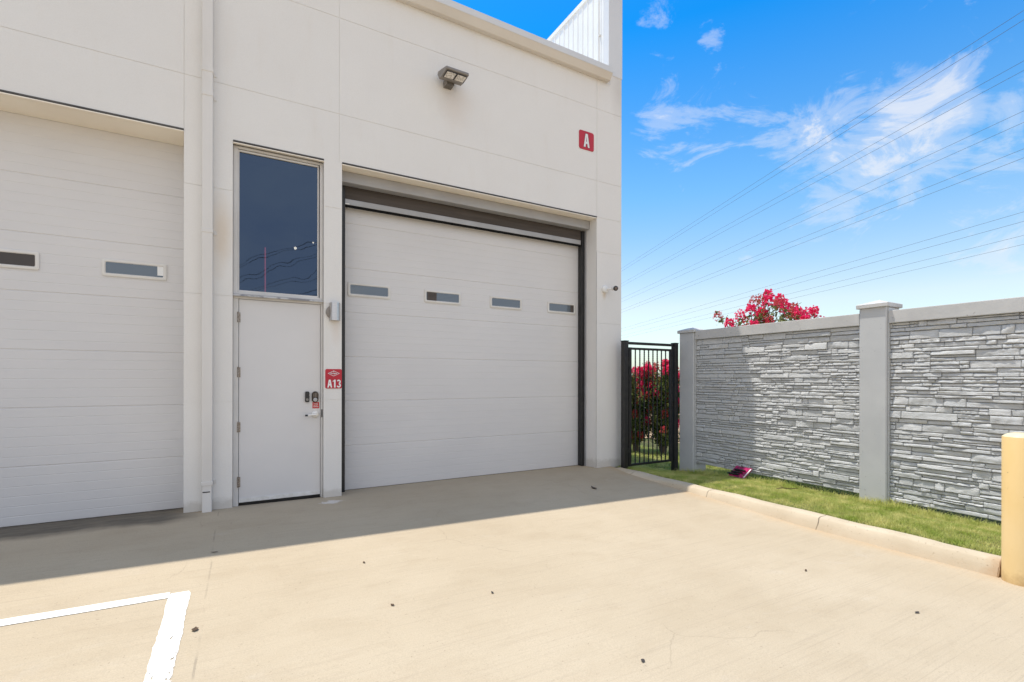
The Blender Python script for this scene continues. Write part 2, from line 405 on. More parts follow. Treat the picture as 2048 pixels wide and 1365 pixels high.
M['sill'] = pbr('weathered_sill', (.50, .49, .48), .6, col2=(.24, .235, .24), nscale=9, nlo=.45, nhi=.58, detail=8)
M['red'] = pbr('sign_red', (.50, .010, .028), .35, col2=(.44, .009, .026), nscale=5)
M['redlabel'] = pbr('sticker_red', (.55, .018, .018), .4)
M['signwhite'] = pbr('sign_white', (.82, .82, .80), .4)
M['letterdark'] = pbr('sign_dark_edge', (.10, .008, .016), .4)
M['bronze'] = pbr('wall_flood_bronze', (.25, .225, .20), .45, .1, col2=(.21, .19, .17), nscale=9)
M['led'] = pbr('flood_lens', (.80, .76, .70), .25, col2=(.5, .46, .40), nscale=45, nlo=.45, nhi=.55)
M['camblack'] = pbr('camera_black', (.018, .018, .019), .25)
M['lens'] = pbr('camera_lens_ring', (.26, .19, .15), .25)
M['lockbrown'] = pbr('lock_bronze', (.035, .024, .018), .35, .4)
M['screen'] = pbr('white_metal_sheet', (.84, .84, .82), .42, col2=(.75, .75, .73), nscale=1.5, spec=.4)
M['pilaster'] = pbr('white_metal_trim', (.66, .67, .68), .45, col2=(.62, .63, .64), nscale=1.2, spec=.35)
M['roof'] = pbr('roof_membrane', (.6, .58, .55), .7)
M['post'] = pbr('precast_grey_paint', (.52, .528, .528), .7, col2=(.46, .47, .475), nscale=2.2, bump=(60, .22, .006), speck=(30, .70, (.13, .13, .13), .45), spec=.3, detail=7)
M['coping'] = pbr('precast_coping_grey', (.54, .535, .52), .75, col2=(.47, .468, .458), nscale=3, bump=(45, .25, .006), speck=(18, .70, (.17, .16, .155), .5), spec=.25, detail=8)
def stone_mat():
    m, nt, b, out = newmat('ledgestone_grey_paint'); h = N(nt); p = h.pos()
    a = h.n('ShaderNodeAttribute'); a.attribute_name = 'tone'
    c = h.mix(a.outputs['Fac'], (.50, .51, .51), (.60, .606, .60))
    c = h.mix(h.math('MULTIPLY', h.ramp(h.noise(h.scaled(p, (1, 1, 3)), 9, 7, .68), [(.42, 0.), (.7, 1.)]), .45), c, (.33, .34, .343))
    c = h.mix(h.math('MULTIPLY', h.ramp(h.noise(h.scaled(p, (1, 1, 2)), 26, 6, .7), [(.55, 0.), (.72, 1.)]), .4), c, (.72, .72, .705))
    h.l(c, b.inputs['Base Color']); b.inputs['Roughness'].default_value = .72; b.inputs['Specular IOR Level'].default_value = .3
    n1 = h.bump(h.noise(h.scaled(p, (1, 1, 2.4)), 22, 8, .72, .6), .5, .018, b)
    h.bump(h.noise(h.scaled(p, (1, 1, 1.6)), 85, 4, .7), .4, .006, b, n1)
    return m
M['stone'] = stone_mat()
M['bollard'] = pbr('bollard_yellow', (.80, .60, .31), .5, col2=(.76, .54, .24), nscale=2.5, spec=.3, stretch=(1, 1, .5), speck=(22, .735, (.25, .14, .05), .7))
def bollard_dirt(m):
    nt = m.node_tree; h = N(nt); b = [n for n in nt.nodes if n.type == 'BSDF_PRINCIPLED'][0]
    src = b.inputs['Base Color'].links[0].from_socket; p = h.pos(); z = h.sep(p)[2]
    zz = h.math('ADD', z, h.math('MULTIPLY', h.noise(p, 16, 6, .7), -.22))
    c = h.mix(h.math('MULTIPLY', h.ramp(zz, [(-.20 + .0, 0.), (0., 0.)]), 0.), src, (.4, .25, .1))
    mr = h.n('ShaderNodeMapRange'); h.l(zz, mr.inputs[0]); mr.inputs[1].default_value = -.12; mr.inputs[2].default_value = -.26
    c = h.mix(h.math('MULTIPLY', mr.outputs[0], .75), c, (.42, .25, .10))
    sc = h.ramp(h.noise(h.scaled(p, (2.5, 2.5, 9)), 5, 8, .75, .6), [(.665, 0.), (.70, 1.)])
    c = h.mix(h.math('MULTIPLY', sc, .5), c, (.50, .33, .15))
    h.l(c, b.inputs['Base Color'])
bollard_dirt(M['bollard'])
M['bollardtop'] = pbr('bollard_dome', (.80, .68, .42), .6, col2=(.70, .55, .30), nscale=14)
M['paint'] = None
def paint_mat():
    m, nt, b, out = newmat('white_road_paint'); h = N(nt); p = h.pos(); x, y, z = h.sep(p)
    b.inputs['Base Color'].default_value = (.86, .85, .82, 1); b.inputs['Roughness'].default_value = .7
    # worn through to the slab towards the near end
    wear = h.noise(h.scaled(p, (1, .5, 1)), 24, 9, .74)
    yr = h.n('ShaderNodeMapRange'); h.l(y, yr.inputs[0]); yr.inputs[1].default_value = 4.2; yr.inputs[2].default_value = 2.7; yr.inputs[3].default_value = .0; yr.inputs[4].default_value = .22
    hole = h.ramp(h.math('ADD', wear, yr.outputs[0]), [(.72, 0.), (.76, 1.)])
    t = h.n('ShaderNodeBsdfTransparent'); mx = h.n('ShaderNodeMixShader')
    h.l(hole, mx.inputs[0]); h.l(b.outputs[0], mx.inputs[1]); h.l(t.outputs[0], mx.inputs[2]); h.l(mx.outputs[0], out.inputs[0])
    h.bump(h.noise(p, 150, 4), .3, .003, b)
    return m
M['paint'] = paint_mat()
def soil_mat():
    m, nt, b, out = newmat('lawn_soil'); h = N(nt); p = h.pos()
    c = h.mix(h.ramp(h.noise(p, 5, 6, .65), [(.35, 0.), (.65, 1.)]), (.060, .085, .022), (.13, .11, .05))
    h.l(c, b.inputs['Base Color']); b.inputs['Roughness'].default_value = .95; b.inputs['Specular IOR Level'].default_value = .1
    h.bump(h.noise(p, 60, 4), .6, .02, b); return m
M['soil'] = soil_mat()
M['dirt'] = pbr('sandy_dirt', (.42, .29, .18), .95, col2=(.33, .22, .13), nscale=.8, spec=.1, bump=(8, .4, .05))
def leafmat(name, c1, c2, scale=7, trans=.35, rough=.5):
    m, nt, b, out = newmat(name); h = N(nt); p = h.pos()
    c = h.mix(h.ramp(h.noise(p, scale, 4), [(.35, 0.), (.65, 1.)]), c1, c2)
    h.l(c, b.inputs['Base Color']); b.inputs['Roughness'].default_value = rough; b.inputs['Specular IOR Level'].default_value = .3
    t = h.n('ShaderNodeBsdfTranslucent'); h.l(c, t.inputs[0]); mx = h.n('ShaderNodeMixShader'); mx.inputs[0].default_value = trans
    h.l(b.outputs[0], mx.inputs[1]); h.l(t.outputs[0], mx.inputs[2]); h.l(mx.outputs[0], out.inputs[0])
    return m
M['grass'] = leafmat('grass_blades', (.37, .46, .085), (.74, .70, .28), 4.5, .45, .6)
M['leaf'] = leafmat('myrtle_leaf', (.11, .19, .05), (.25, .26, .07), 5)
M['bloom'] = leafmat('myrtle_bloom', (.84, .022, .14), (.88, .08, .21), 9, .5, .7)
M['bloom2'] = leafmat('myrtle_spent_bloom', (.55, .10, .07), (.68, .07, .11), 9, .35, .7)
M['bark'] = pbr('myrtle_bark', (.20, .145, .10), .8, col2=(.13, .09, .06), nscale=18)
M['wire'] = pbr('power_cable', (.08, .085, .09), .6)
M['deadleaf'] = pbr('dead_leaf', (.105, .060, .028), .8, col2=(.05, .03, .018), nscale=40)
M['darkleaf'] = pbr('wet_leaf', (.028, .024, .022), .8, col2=(.05, .04, .035), nscale=40)
M['twig'] = pbr('twig_bark', (.10, .055, .03), .85)
M['pink'] = pbr('pink_card', (.42, .012, .11), .3, col2=(.20, .010, .06), nscale=16, nlo=.45, nhi=.55)
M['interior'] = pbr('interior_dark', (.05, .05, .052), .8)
def glass_mat(name, dark, tint, refl, wavy, see=0.):
    """coated glass: part mirror, part dark tint (or see-through)"""
    m, nt, b, out = newmat(name); h = N(nt); p = h.pos()
    g = h.n('ShaderNodeBsdfGlossy'); g.inputs['Color'].default_value = (*tint, 1); g.inputs['Roughness'].default_value = .012
    base = b
    b.inputs['Base Color'].default_value = (*dark, 1); b.inputs['Roughness'].default_value = .4; b.inputs['Specular IOR Level'].default_value = 0
    bp = h.n('ShaderNodeBump'); bp.inputs['Strength'].default_value = wavy[1]; bp.inputs['Distance'].default_value = .05
    h.l(h.noise(p, wavy[0], 2, .5), bp.inputs['Height']); h.l(bp.outputs[0], g.inputs['Normal'])
    mx = h.n('ShaderNodeMixShader'); mx.inputs[0].default_value = refl
    if see:
        t = h.n('ShaderNodeBsdfTransparent'); t.inputs[0].default_value = (see, see, see, 1); h.l(t.outputs[0], mx.inputs[1])
    else: h.l(base.outputs[0], mx.inputs[1])
    h.l(g.outputs[0], mx.inputs[2]); h.l(mx.outputs[0], out.inputs[0]); return m
M['transom'] = glass_mat('transom_glass', (.01, .01, .012), (.46, .66, 1.0), .115, (1.4, .075), .30)
M['pane'] = glass_mat('door_window_glass', (.085, .105, .125), (.8, .86, .9), .12, (3, .02))
M['pane_brown'] = glass_mat('door_window_brown', (.062, .052, .045), (.8, .8, .8), .035, (3, .02))
def emit(name, col, st):
    m, nt, b, out = newmat(name); b.inputs['Base Color'].default_value = (*col, 1)
    b.inputs['Emission Color'].default_value = (*col, 1); b.inputs['Emission Strength'].default_value = st; return m
M['neon'] = emit('pink_light_tube', (1., .16, .22), 2.2)
M['lamp'] = emit('warm_lamp', (1., .93, .78), 9.)

# ------------------------------------------------------------------ ground, lot, kerb
XF, YF, YD = 5.853, 6.45, 6.88
def grid(xs, ys, zf):
    X, Y = np.meshgrid(xs, ys); Z = zf(X, Y); nx, ny = len(xs), len(ys)
    v = np.stack([X.ravel(), Y.ravel(), Z.ravel()], 1)
    i = np.arange(nx * ny).reshape(ny, nx)
    f = np.stack([i[:-1, :-1].ravel(), i[:-1, 1:].ravel(), i[1:, 1:].ravel(), i[1:, :-1].ravel()], 1)
    return v, f
xs = np.concatenate([np.linspace(-60, -6, 12), np.linspace(-5.5, 5.62, 60)])
ys = np.concatenate([np.linspace(-60, -3, 14), np.linspace(-2.5, 7.2, 80)])
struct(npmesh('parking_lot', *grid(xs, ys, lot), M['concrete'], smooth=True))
v, f = grid(np.array([-1500, -200, -61, 5.7, 40, 200, 1500.]), np.array([-1500, -200, -61., 7, 40, 200, 1500]), lambda X, Y: np.full(X.shape, -.42))
struct(npmesh('ground', v, f, M['dirt']))
# lot to the right of the kerb end
xs = np.linspace(5.60, 24, 24); ys = np.linspace(-60, 1.49, 50)
struct(npmesh('pavement', *grid(xs, ys, lambda X, Y: lot(np.minimum(X, 5.6), Y) - .003), M['concrete'], smooth=True))
# kerb with rounded arris, dropping level with the slab at the building corner
prof0 = [(5.40, -.30), (5.535, -.05), (5.556, .0), (5.576, .014), (5.602, .020), (5.70, .021), (5.725, .012), (5.73, -.02), (5.73, -.3)]
kb = MB(); yk = [1.50] + list(np.arange(1.55, 6.3, .12)) + [6.30]
vs = []; fs = []; n = len(prof0)
for i, y in enumerate(yk):
    roll = float(sm(4.3, 6.1, y))                     # softer, lower kerb near the building
    for (x, z) in prof0:
        xx = x - roll * .06 * (1 if x < 5.6 else 0) * (1 if z > -.2 else 0)
        jig = .004 * math.sin(7.1 * y + 3 * x) + random.uniform(-.002, .002)
        vs.append((xx + jig * .6, y, z + (jig if z > -.2 else 0) - roll * (.018 if x < 5.6 and z > -.04 else 0)))
for i in range(len(yk) - 1):
    for k in range(n - 1): fs.append((i * n + k, i * n + k + 1, (i + 1) * n + k + 1, (i + 1) * n + k))
fs += [tuple(range(n)), tuple(range((len(yk) - 1) * n, len(yk) * n))[::-1]]
kb.add(vs, fs); struct(kb.build('kerb', M['kerb'], smooth=45))
# lawn base: strip by the wall and the ground behind the gate
xs = np.concatenate([np.linspace(5.70, 7.6, 24), np.linspace(7.8, 11, 12)]); ys = np.linspace(1.49, 16, 70)
struct(npmesh('lawn_soil', *grid(xs, ys, lawn), M['soil'], smooth=True))
def blades(n, xr, yr, hr, w, keep=None):
    x = rng.uniform(*xr, n); y = rng.uniform(*yr, n)
    if keep is not None:
        k = keep(x, y); x, y = x[k], y[k]; n = len(x)
    z = lawn(x, y) - .005; a = rng.uniform(0, 2 * np.pi, n); hh = rng.uniform(*hr, n) * (.65 + .7 * (np.sin(x * 5 + 1.3 * y) * np.sin(y * 3.1 - x) * .5 + .5))
    ww = w * rng.uniform(.6, 1.3, n); lean = rng.uniform(.2, 1.0, n) * hh; b = rng.uniform(0, 2 * np.pi, n)
    dx, dy = np.cos(a) * ww, np.sin(a) * ww; lx, ly = np.cos(b) * lean, np.sin(b) * lean
    P = np.stack
    v0 = P([x - dx, y - dy, z], 1); v1 = P([x + dx, y + dy, z], 1)
    v2 = P([x + dx * .7 + lx * .35, y + dy * .7 + ly * .35, z + hh * .6], 1); v3 = P([x - dx * .7 + lx * .35, y - dy * .7 + ly * .35, z + hh * .6], 1)
    v4 = P([x + lx, y + ly, z + hh * .95], 1)
    V = np.stack([v0, v1, v2, v3, v4], 1).reshape(-1, 3); i = np.arange(n) * 5
    F = np.concatenate([P([i, i + 1, i + 2], 1), P([i, i + 2, i + 3], 1), P([i + 3, i + 2, i + 4], 1)])
    return V, F
V1, F1 = blades(95000, (5.72, 7.12), (1.5, 6.45), (.018, .048), .0022, lambda x, y: rng.random(len(x)) < np.clip((x - 5.70) / .12, .1, 1))
V4, F4 = blades(5200, (6.86, 7.13), (1.5, 6.2), (.05, .105), .0028, lambda x, y: rng.random(len(x)) < .35 + .6 * (np.sin(7 * y) * np.sin(2.3 * y + 1) > .1))
V2, F2 = blades(45000, (5.85, 9.3), (6.4, 11.5), (.03, .07), .0035)
V3, F3 = blades(9000, (7.2, 8.6), (3.2, 6.4), (.03, .07), .004)
V = np.concatenate([V1, V2, V3, V4]); Fc = np.concatenate([F1, F2 + len(V1), F3 + len(V1) + len(V2), F4 + len(V1) + len(V2) + len(V3)])
struct(npmesh('grass', V, Fc, M['grass']), 'stuff')
# painted bay lines: an L of two strokes with ragged edges
def stroke(pts_a, pts_b, name):
    n = len(pts_a); v = []
    for a, b in zip(pts_a, pts_b):
        for q in (a, b): v.append((q[0], q[1], float(lot(q[0], q[1])) + .004))
    f = [(2 * i, 2 * i + 1, 2 * i + 3, 2 * i + 2) for i in range(n - 1)]
    return struct(npmesh(name, v, f, M['paint']))
xx = np.linspace(-6, -.425, 60)
stroke([(x, 4.035 + random.uniform(-.003, .003)) for x in xx], [(x, 4.130 + random.uniform(-.003, .003)) for x in xx], 'road_marking')
yy = np.linspace(4.10, -3, 200); eA = [-.425 + random.uniform(-.003, .003) + .003 * math.sin(9 * y) for y in yy]; eB = [-.302 + random.uniform(-.003, .003) + .003 * math.sin(11 * y + 1) for y in yy]
eA[0] += .012; eB[0] -= .012
stroke([(a, y) for a, y in zip(eA, yy)], [(b, y) for b, y in zip(eB, yy)], 'road_marking')

# ------------------------------------------------------------------ warehouse
B = thing('warehouse', (0, YF, 0), 'cream stucco warehouse with two grey garage doors and a white metal roof screen', 'warehouse')
LX0, LX1 = -4.75, -.545; EX0, EX1 = -.075, .918; GX0, GX1 = 1.135, 5.30; ZO = 4.303; ZT = 6.86; XL = -9.0
wl = MB(); yb0, yb1 = YF + .005, 6.98
for x0, x1 in ((XL, LX0), (LX1, EX0), (EX1, GX0), (GX1, XF - .005)): wl.box(x0, x1, yb0, yb1, -.4, ZO)
wl.box(XL, XF - .005, yb0, yb1, ZO, ZT)
wl.box(XF - .25, XF - .005, yb1, 24, -.4, ZT); wl.box(XL, XL + .25, yb1, 24, -.4, ZT); wl.box(XL + .25, XF - .25, 23.75, 24, -.4, ZT)
g = .0032
def cell(x0, x1, z0, z1, jl=1, jr=1, jb=1, jt=1):
    wl.box(x0 + g * jl, x1 - g * jr, YF, YF + .012, z0 + g * jb, z1 - g * jt)
ZJ = [-.4, 1.27, 2.49, 3.71, 4.92, 6.15, ZT]
for x0, x1, top in ((XL, LX0, None), (GX1, XF, 4.30)):
    for a, b in zip(ZJ[:-1], ZJ[1:]):
        if top and a < top < b: cell(x0, x1, a, top, 1 if x0 == GX1 else 0, 0); cell(x0, x1, top, b, 1, 0)
        else: cell(x0, x1, a, b, (1 if (x0 == GX1 and a > 4) else 0), (1 if (x0 == XL and a > 4) else 0))
for x0, x1 in ((LX1, EX0), (EX1, GX0)):
    for a, b in zip(ZJ[:3], ZJ[1:4]): cell(x0, x1, a, b, 0, 0)
    cell(x0, x1, 3.71, ZO, 0, 0, 1, 0)
cell(LX0, LX1, ZO, 4.92, 1, 1, 0, 1); cell(LX1, EX0, ZO, 4.92, 1, 0, 0, 1); cell(EX0, EX1, 4.295, 4.92, 0, 0, 0, 1)
cell(EX1, 1.10, ZO, 4.92, 0, 1, 0, 1); cell(1.10, GX1, ZO, 4.92, 1, 1, 0, 1)
for a, b in ((4.92, 6.15), (6.15, ZT)):
    for x0, x1 in ((LX0, LX1), (LX1, 1.10), (1.10, GX1)): cell(x0, x1, a, b)
wl.box(XF - .012, XF, YF + .012, 24, -.4, ZT)          # side skin
wl.build('wall', M['wall'], B)
rf = MB(); rf.box(XL, XF - .005, YF + .03, 24, ZT + .002, ZT + .10); rf.build('roof', M['roof'], B)
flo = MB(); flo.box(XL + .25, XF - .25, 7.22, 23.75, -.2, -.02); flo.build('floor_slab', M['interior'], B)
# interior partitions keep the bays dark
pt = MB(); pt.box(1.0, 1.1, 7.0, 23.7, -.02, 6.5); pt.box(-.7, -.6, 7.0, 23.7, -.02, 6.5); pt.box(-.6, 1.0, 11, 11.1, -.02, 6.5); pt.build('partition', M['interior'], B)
# eaves gutter
gp = [(YF - .002, 6.655), (6.372, 6.650), (6.362, 6.655), (6.302, 6.745), (6.299, 6.752), (6.303, 6.836), (6.315, 6.842), (YF - .002, 6.872)]
gt = MB(); gt.prism(gp, 'x', XL, 5.525); go_ = gt.build('gutter', M['gutter'], B, bevel=.003)
gl = MB(); gl.prism([(6.296, 6.752), (6.2995, 6.744), (6.301, 6.842), (6.297, 6.842)], 'x', XL, 5.523)
gl.tube([(5.545, 6.40, 6.60), (5.545, 6.40, 6.69)], .006, 6); gl.build('gutter_lip', M['pilaster'], go_)
# roof-edge screen wall of corrugated sheet
XS = 5.562; ZS = 8.60
sc_ = MB(); ribs = []; y = 6.47
while y < 16:
    ribs += [(XS + .011, y), (XS + .011, y + .112), (XS, y + .122), (XS, y + .140)]; y += .15
pr = ribs + [(5.80, ribs[-1][1]), (5.80, ribs[0][1])]
sc_.prism(pr, 'z', ZT - .02, ZS - .06)
scr = sc_.build('roof_screen', M['screen'], B)
sp = MB(); sp.box(XS - .012, XF + .012, YF + .135, 16, ZS - .085, ZS); sp.build('cap_flashing', M['screen'], scr, bevel=.004)
sp = MB(); sp.box(XS - .006, XF + .012, YF - .008, YF + .13, ZT - .045, ZS + .002); sp.build('corner_trim', M['pilaster'], scr, bevel=.004)
sp = MB(); sp.tube([(XS - .012, 6.69, ZT - .03), (XS - .012, 6.69, ZS - .09)], .006, 8); sp.box(XS - .024, XS + .02, 6.675, 6.705, 7.62, 7.65); sp.build('conduit', M['spout'], scr)
# lintel drip flashings; the dark strip is the gap shadow given as colour
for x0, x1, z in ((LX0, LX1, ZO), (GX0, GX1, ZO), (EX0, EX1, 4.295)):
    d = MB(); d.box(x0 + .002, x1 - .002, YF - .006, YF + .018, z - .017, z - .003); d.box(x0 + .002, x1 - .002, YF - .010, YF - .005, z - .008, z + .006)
    fl = d.build('drip_flashing_shade', M['flashing_shade'], B)
    d = MB(); d.box(x0 + .002, x1 - .002, YF - .009, YF + .03, z - .027, z - .0175); d.build('flashing_lip', M['trim'], fl)
    if x0 != EX0:
        d = MB(); d.box(x0 + .001, x1 - .001, YF + .05, YD + .06, z - .02, z - .001); d.build('soffit', M['trim'], B)
# downspout
dp = MB(); dp.box(-.372, -.268, 6.352, 6.448, .36, 6.66)
ds = dp.build('downspout', M['spout'], B, bevel=.008, seg=2)
d = MB(); d.prism([(6.352, .345), (6.352, .29), (6.335, .06), (6.335, .035), (6.43, .035), (6.446, .29), (6.446, .345)], 'x', -.366, -.274); d.build('boot', M['spout'], ds, bevel=.005)
d = MB(); d.box(-.362, -.290, 6.3475, 6.36, .262, .274); d.build('boot_slot', M['dark'], ds)
for z in (4.99, 4.72, 3.19, .36):
    d = MB(); d.box(-.376, -.264, 6.347, 6.449, z - .022, z + .022); d.box(-.264, -.235, 6.440, 6.4495, z - .022, z + .022); d.build('strap', M['spout'], ds, bevel=.003)

# ---- garage doors
def garage_door(x0, x1, ztop, wins, panes, stickers=()):
    H = .612; prof = [(YD + .05, .004)]
    nsec = int(math.ceil(ztop / H))
    for k in range(nsec):
        zb = k * H; zt = min((k + 1) * H, ztop)
        prof += [(YD + .006, zb + .004), (YD + .001, zb + .007), (YD, zb + .010)]
        for q in range(1, 6):
            zc = zb + q * H / 6
            if zc + .006 < zt: prof += [(YD, zc - .0045), (YD + .0022, zc), (YD, zc + .0045)]
        prof += [(YD, zt - .010), (YD + .001, zt - .007), (YD + .006, zt - .004)]
    prof += [(YD + .05, ztop)]
    gd = MB().prism(prof, 'x', x0, x1).build('garage_door', M['door'], B)
    for xc, mt in zip(wins, panes):
        fr = MB(); rframe(fr, xc, 2.770, .588, .190, .022, .034, YD - .017, YD - .008, YD + .003)
        fr.build('window_frame', M['frame_white'], gd, smooth=35)
        pn = MB(); plate(pn, xc, 2.770, .53, .132, .012, YD - .0075, YD - .003); pn.build('window_pane', M[mt], gd)
    for xc, w in stickers:
        s = MB(); s.box(xc - w / 2, xc + w / 2, YD - .0095, YD - .0077, 2.727, 2.834); s.build('pane_sticker', M['signwhite'], gd)
    bs = MB(); bs.box(x0, x1, YD + .008, YD + .046, -.02, .0035); bs.build('bottom_seal', M['blackrubber'], gd)
    return gd
g1 = garage_door(GX0 + .05, GX1, 4.25, (1.582, 2.678, 3.772, 4.873), ('pane', 'pane', 'pane', 'pane'))
d = MB(); d.box(2.428, 2.575, YD - .0095, YD - .0077, 2.708, 2.832); d.build('window_curtain', M['mesh_brown'], g1)
d = MB(); d.box(5.06, 5.125, YD - .0095, YD - .0077, 2.708, 2.832); d.build('window_curtain', M['mesh_brown'], g1)
g2 = garage_door(LX0, LX1 + .1, 4.29, (-1.040, -2.138, -3.23, -4.32), ('pane', 'pane_brown', 'pane', 'pane'), ((-.803, .062),))
g1['label'] = 'grey garage door with four small windows under the rolled up screen'
g2['label'] = 'grey garage door left of the downspout'
d = MB(); d.box(GX1 - .018, GX1 - .001, 6.725, 6.757, 0.0, 4.13); d.build('steel_angle', M['alu'], B)

# ---- roller screen in the opening
RS = thing('roller_screen', (GX0 + .1, 6.70, 4.2), 'grey roller screen housing with brown cloth rolled up above the right garage door', 'roller screen')
d = MB(); d.box(GX0 + .003, GX1 - .003, 6.632, 6.768, 4.138, 4.281); d.build('housing', M['housing'], RS, bevel=.006)
d = MB(); d.box(GX0 + .08, GX1 - .075, 6.795, 6.80, 3.955, 4.15); d.build('screen_cloth', M['mesh_brown'], RS)
bb = MB(); bb.box(GX0 + .095, GX1 - .085, 6.780, 6.806, 3.895, 3.972); bbo = bb.build('bottom_bar', M['alu'], RS, bevel=.004)
d = MB(); d.box(GX0 + .097, GX0 + .155, 6.7775, 6.7795, 3.898, 3.912); d.build('bar_label', M['signwhite'], bbo)
br = MB(); br.box(GX0 + .095, GX1 - .085, 6.784, 6.80, 3.862, 3.8948)
for k in range(420):
    x = random.uniform(GX0 + .1, GX1 - .09); br.add([(x, 6.786, 3.865), (x + .004, 6.786, 3.865), (x + random.uniform(-.006, .006), 6.784, 3.862 - random.uniform(.002, .012))], [(0, 1, 2)])
br.build('brush_seal', M['blackrubber'], RS)
for x0, x1 in ((GX0 + .003, GX0 + .098), (GX1 - .075, GX1 - .0185)):
    d = MB(); d.box(x0, x1, 6.762, 6.872, .004, 4.136); d.build('guide_rail', M['black'], RS, bevel=.004)

# ---- entry door and transom
ed = MB(); YE = 6.53; ed.box(-.012, .889, YE, YE + .045, .075, 2.474)
edo = ed.build('entry_door', M['entry'], B, bevel=.003)
fm = MB()
fm.box(EX0 + .002, -.016, YE - .012, 6.70, .0, 2.478); fm.box(.893, EX1 - .002, YE - .012, 6.70, .0, 2.478); fm.box(EX0 + .002, EX1 - .002, YE - .012, 6.70, 2.478, 2.515)
fmo = fm.build('door_frame', M['frame'], B, bevel=.004)
d = MB(); d.box(-.014, .8925, YE + .05, YE + .09, .0, 2.4775); d.build('door_rebate', M['dark'], fmo)
d = MB(); d.box(.898, .913, YE - .0145, YE - .0118, 1.045, 1.145); d.build('strike_plate', M['black'], fmo)
d = MB(); d.box(EX0 + .003, EX1 - .003, YE - .03, YE + .09, .0, .030); d.build('threshold', M['dark'], fmo)
d = MB(); d.box(-.010, .887, YE - .009, YE - .0005, .072, .118)
for x in (.12, .34, .56, .78): d.lathe([(.006, -.013), (.006, -.009)], (x, YE, .096), 8, 'y')
d.build('door_sweep', M['sweep'], edo)
for z in (2.257, 1.610, .962, .314):
    d = MB()
    for k in range(5): d.lathe([(.0105, -.060 + k * .024 + .001), (.0105, -.060 + (k + 1) * .024 - .001)], (-.020, YE - .014, z), 10)
    d.lathe([(.006, .06), (.006, .066)], (-.020, YE - .014, z), 10)
    d.box(-.012, .004, YE - .006, YE - .0005, z - .058, z + .058); d.build('hinge', M['hinge'], edo, smooth=40)
d = MB(); d.lathe([(.046, 0), (.046, -.006), (.040, -.013), (.020, -.016), (.016, -.05)], (.830, YE, 1.083), 28, 'y')
d.tube([(.832, YE - .055, 1.083), (.800, YE - .060, 1.082), (.745, YE - .060, 1.078), (.735, YE - .058, 1.077)], [.013, .012, .010, .010], 12)
hd = d.build('door_lever', M['chrome'], edo, smooth=45)
d = MB(); d.tube([(.7365, YE - .058, 1.077), (.705, YE - .054, 1.076)], [.0115, .0115], 12); d.build('lever_tip', M['camblack'], edo, smooth=45)
d = MB(); plate(d, .826, 1.305, .078, .138, .037, YE - .026, YE - .0005); d.build('keypad_lock', M['lockbrown'], edo, bevel=.004, seg=2)
d = MB(); d.lathe([(.024, -.0265), (.024, -.034), (.019, -.036)], (.826, YE, 1.270), 20, 'y'); d.build('lock_cylinder', M['alu'], edo, smooth=40)
d = MB()
for i in range(3):
    for j in range(4): d.box(.806 + i * .017, .814 + i * .017, YE - .0282, YE - .0262, 1.302 + j * .015, 1.311 + j * .015)
d.build('lock_keys', M['hinge'], edo)
DB = thing('doorbell_camera', (.733, YE - .001, 1.24), 'slim black video doorbell stuck on the grey entry door left of the keypad lock', 'doorbell')
d = MB(); plate(d, .733, 1.307, .050, .134, .014, YE - .026, YE - .0005); d.build('body', M['camblack'], DB, bevel=.004, seg=2)
d = MB(); d.lathe([(.012, -.0262), (.012, -.029), (.005, -.030)], (.733, YE, 1.347), 16, 'y'); d.build('lens', M['black'], DB, smooth=40)
d = MB(); d.lathe([(.016, -.0262), (.016, -.0285), (.012, -.0288)], (.733, YE, 1.273), 18, 'y'); d.build('push_button', M['bronze'], DB, smooth=40)
ST = thing('door_sticker', (.836, YE - .0008, 1.16), 'small square red sticker with three white lines of text under the keypad lock', 'sticker')
d = MB(); d.box(.796, .876, YE - .0022, YE - .0006, 1.160, 1.238); d.build('backing', M['redlabel'], ST)
for t, z, w in (('PLEASE', 1.2185, .050), ('DO NOT', 1.1995, .050), ('DISTURB', 1.1800, .058)):
    text_mesh(t, .02, M['signwhite'], 'lettering', ST, .836, z, YE - .0030, .0008, weight=.0004, target_w=w, target_h=.0125)
# transom
tf = MB(); z0, z1 = 2.530, 4.272
for (a, b2, ya, c) in ((.048, .0, YE - .018, 0), (.030, .048, YE - .006, 1)):
    x0, x1 = EX0 + .003 + b2, EX1 - .003 - b2; zz0, zz1 = z0 + b2 * .6, z1 - b2 * .75
    aa = a * .6 if c == 0 else a * .7
    tf.box(x0, x0 + a * (1 if c == 0 else .5), ya, 6.62, zz0, zz1); tf.box(x1 - a * (.75 if c == 0 else .5), x1, ya, 6.62, zz0, zz1)
    tf.box(x0 + a * (1 if c == 0 else .5), x1 - a * (.75 if c == 0 else .5), ya, 6.62, zz1 - aa, zz1); tf.box(x0 + a * (1 if c == 0 else .5), x1 - a * (.75 if c == 0 else .5), ya, 6.62, zz0, zz0 + aa)
tw = tf.build('transom_window', M['frame'], B, bevel=.003)
d = MB(); d.box(-.008, .870, YE + .014, YE + .020, 2.575, 4.235); d.build('window_glass', M['transom'], tw)
d = MB(); d.prism([(YE + .05, 2.529), (YE + .05, 2.5155), (YE - .018, 2.5155), (YE - .062, 2.500), (YE - .066, 2.503), (YE - .060, 2.522), (YE - .02, 2.529)], 'x', EX0 + .0015, EX1 - .0015); d.build('window_sill', M['sill'], B)
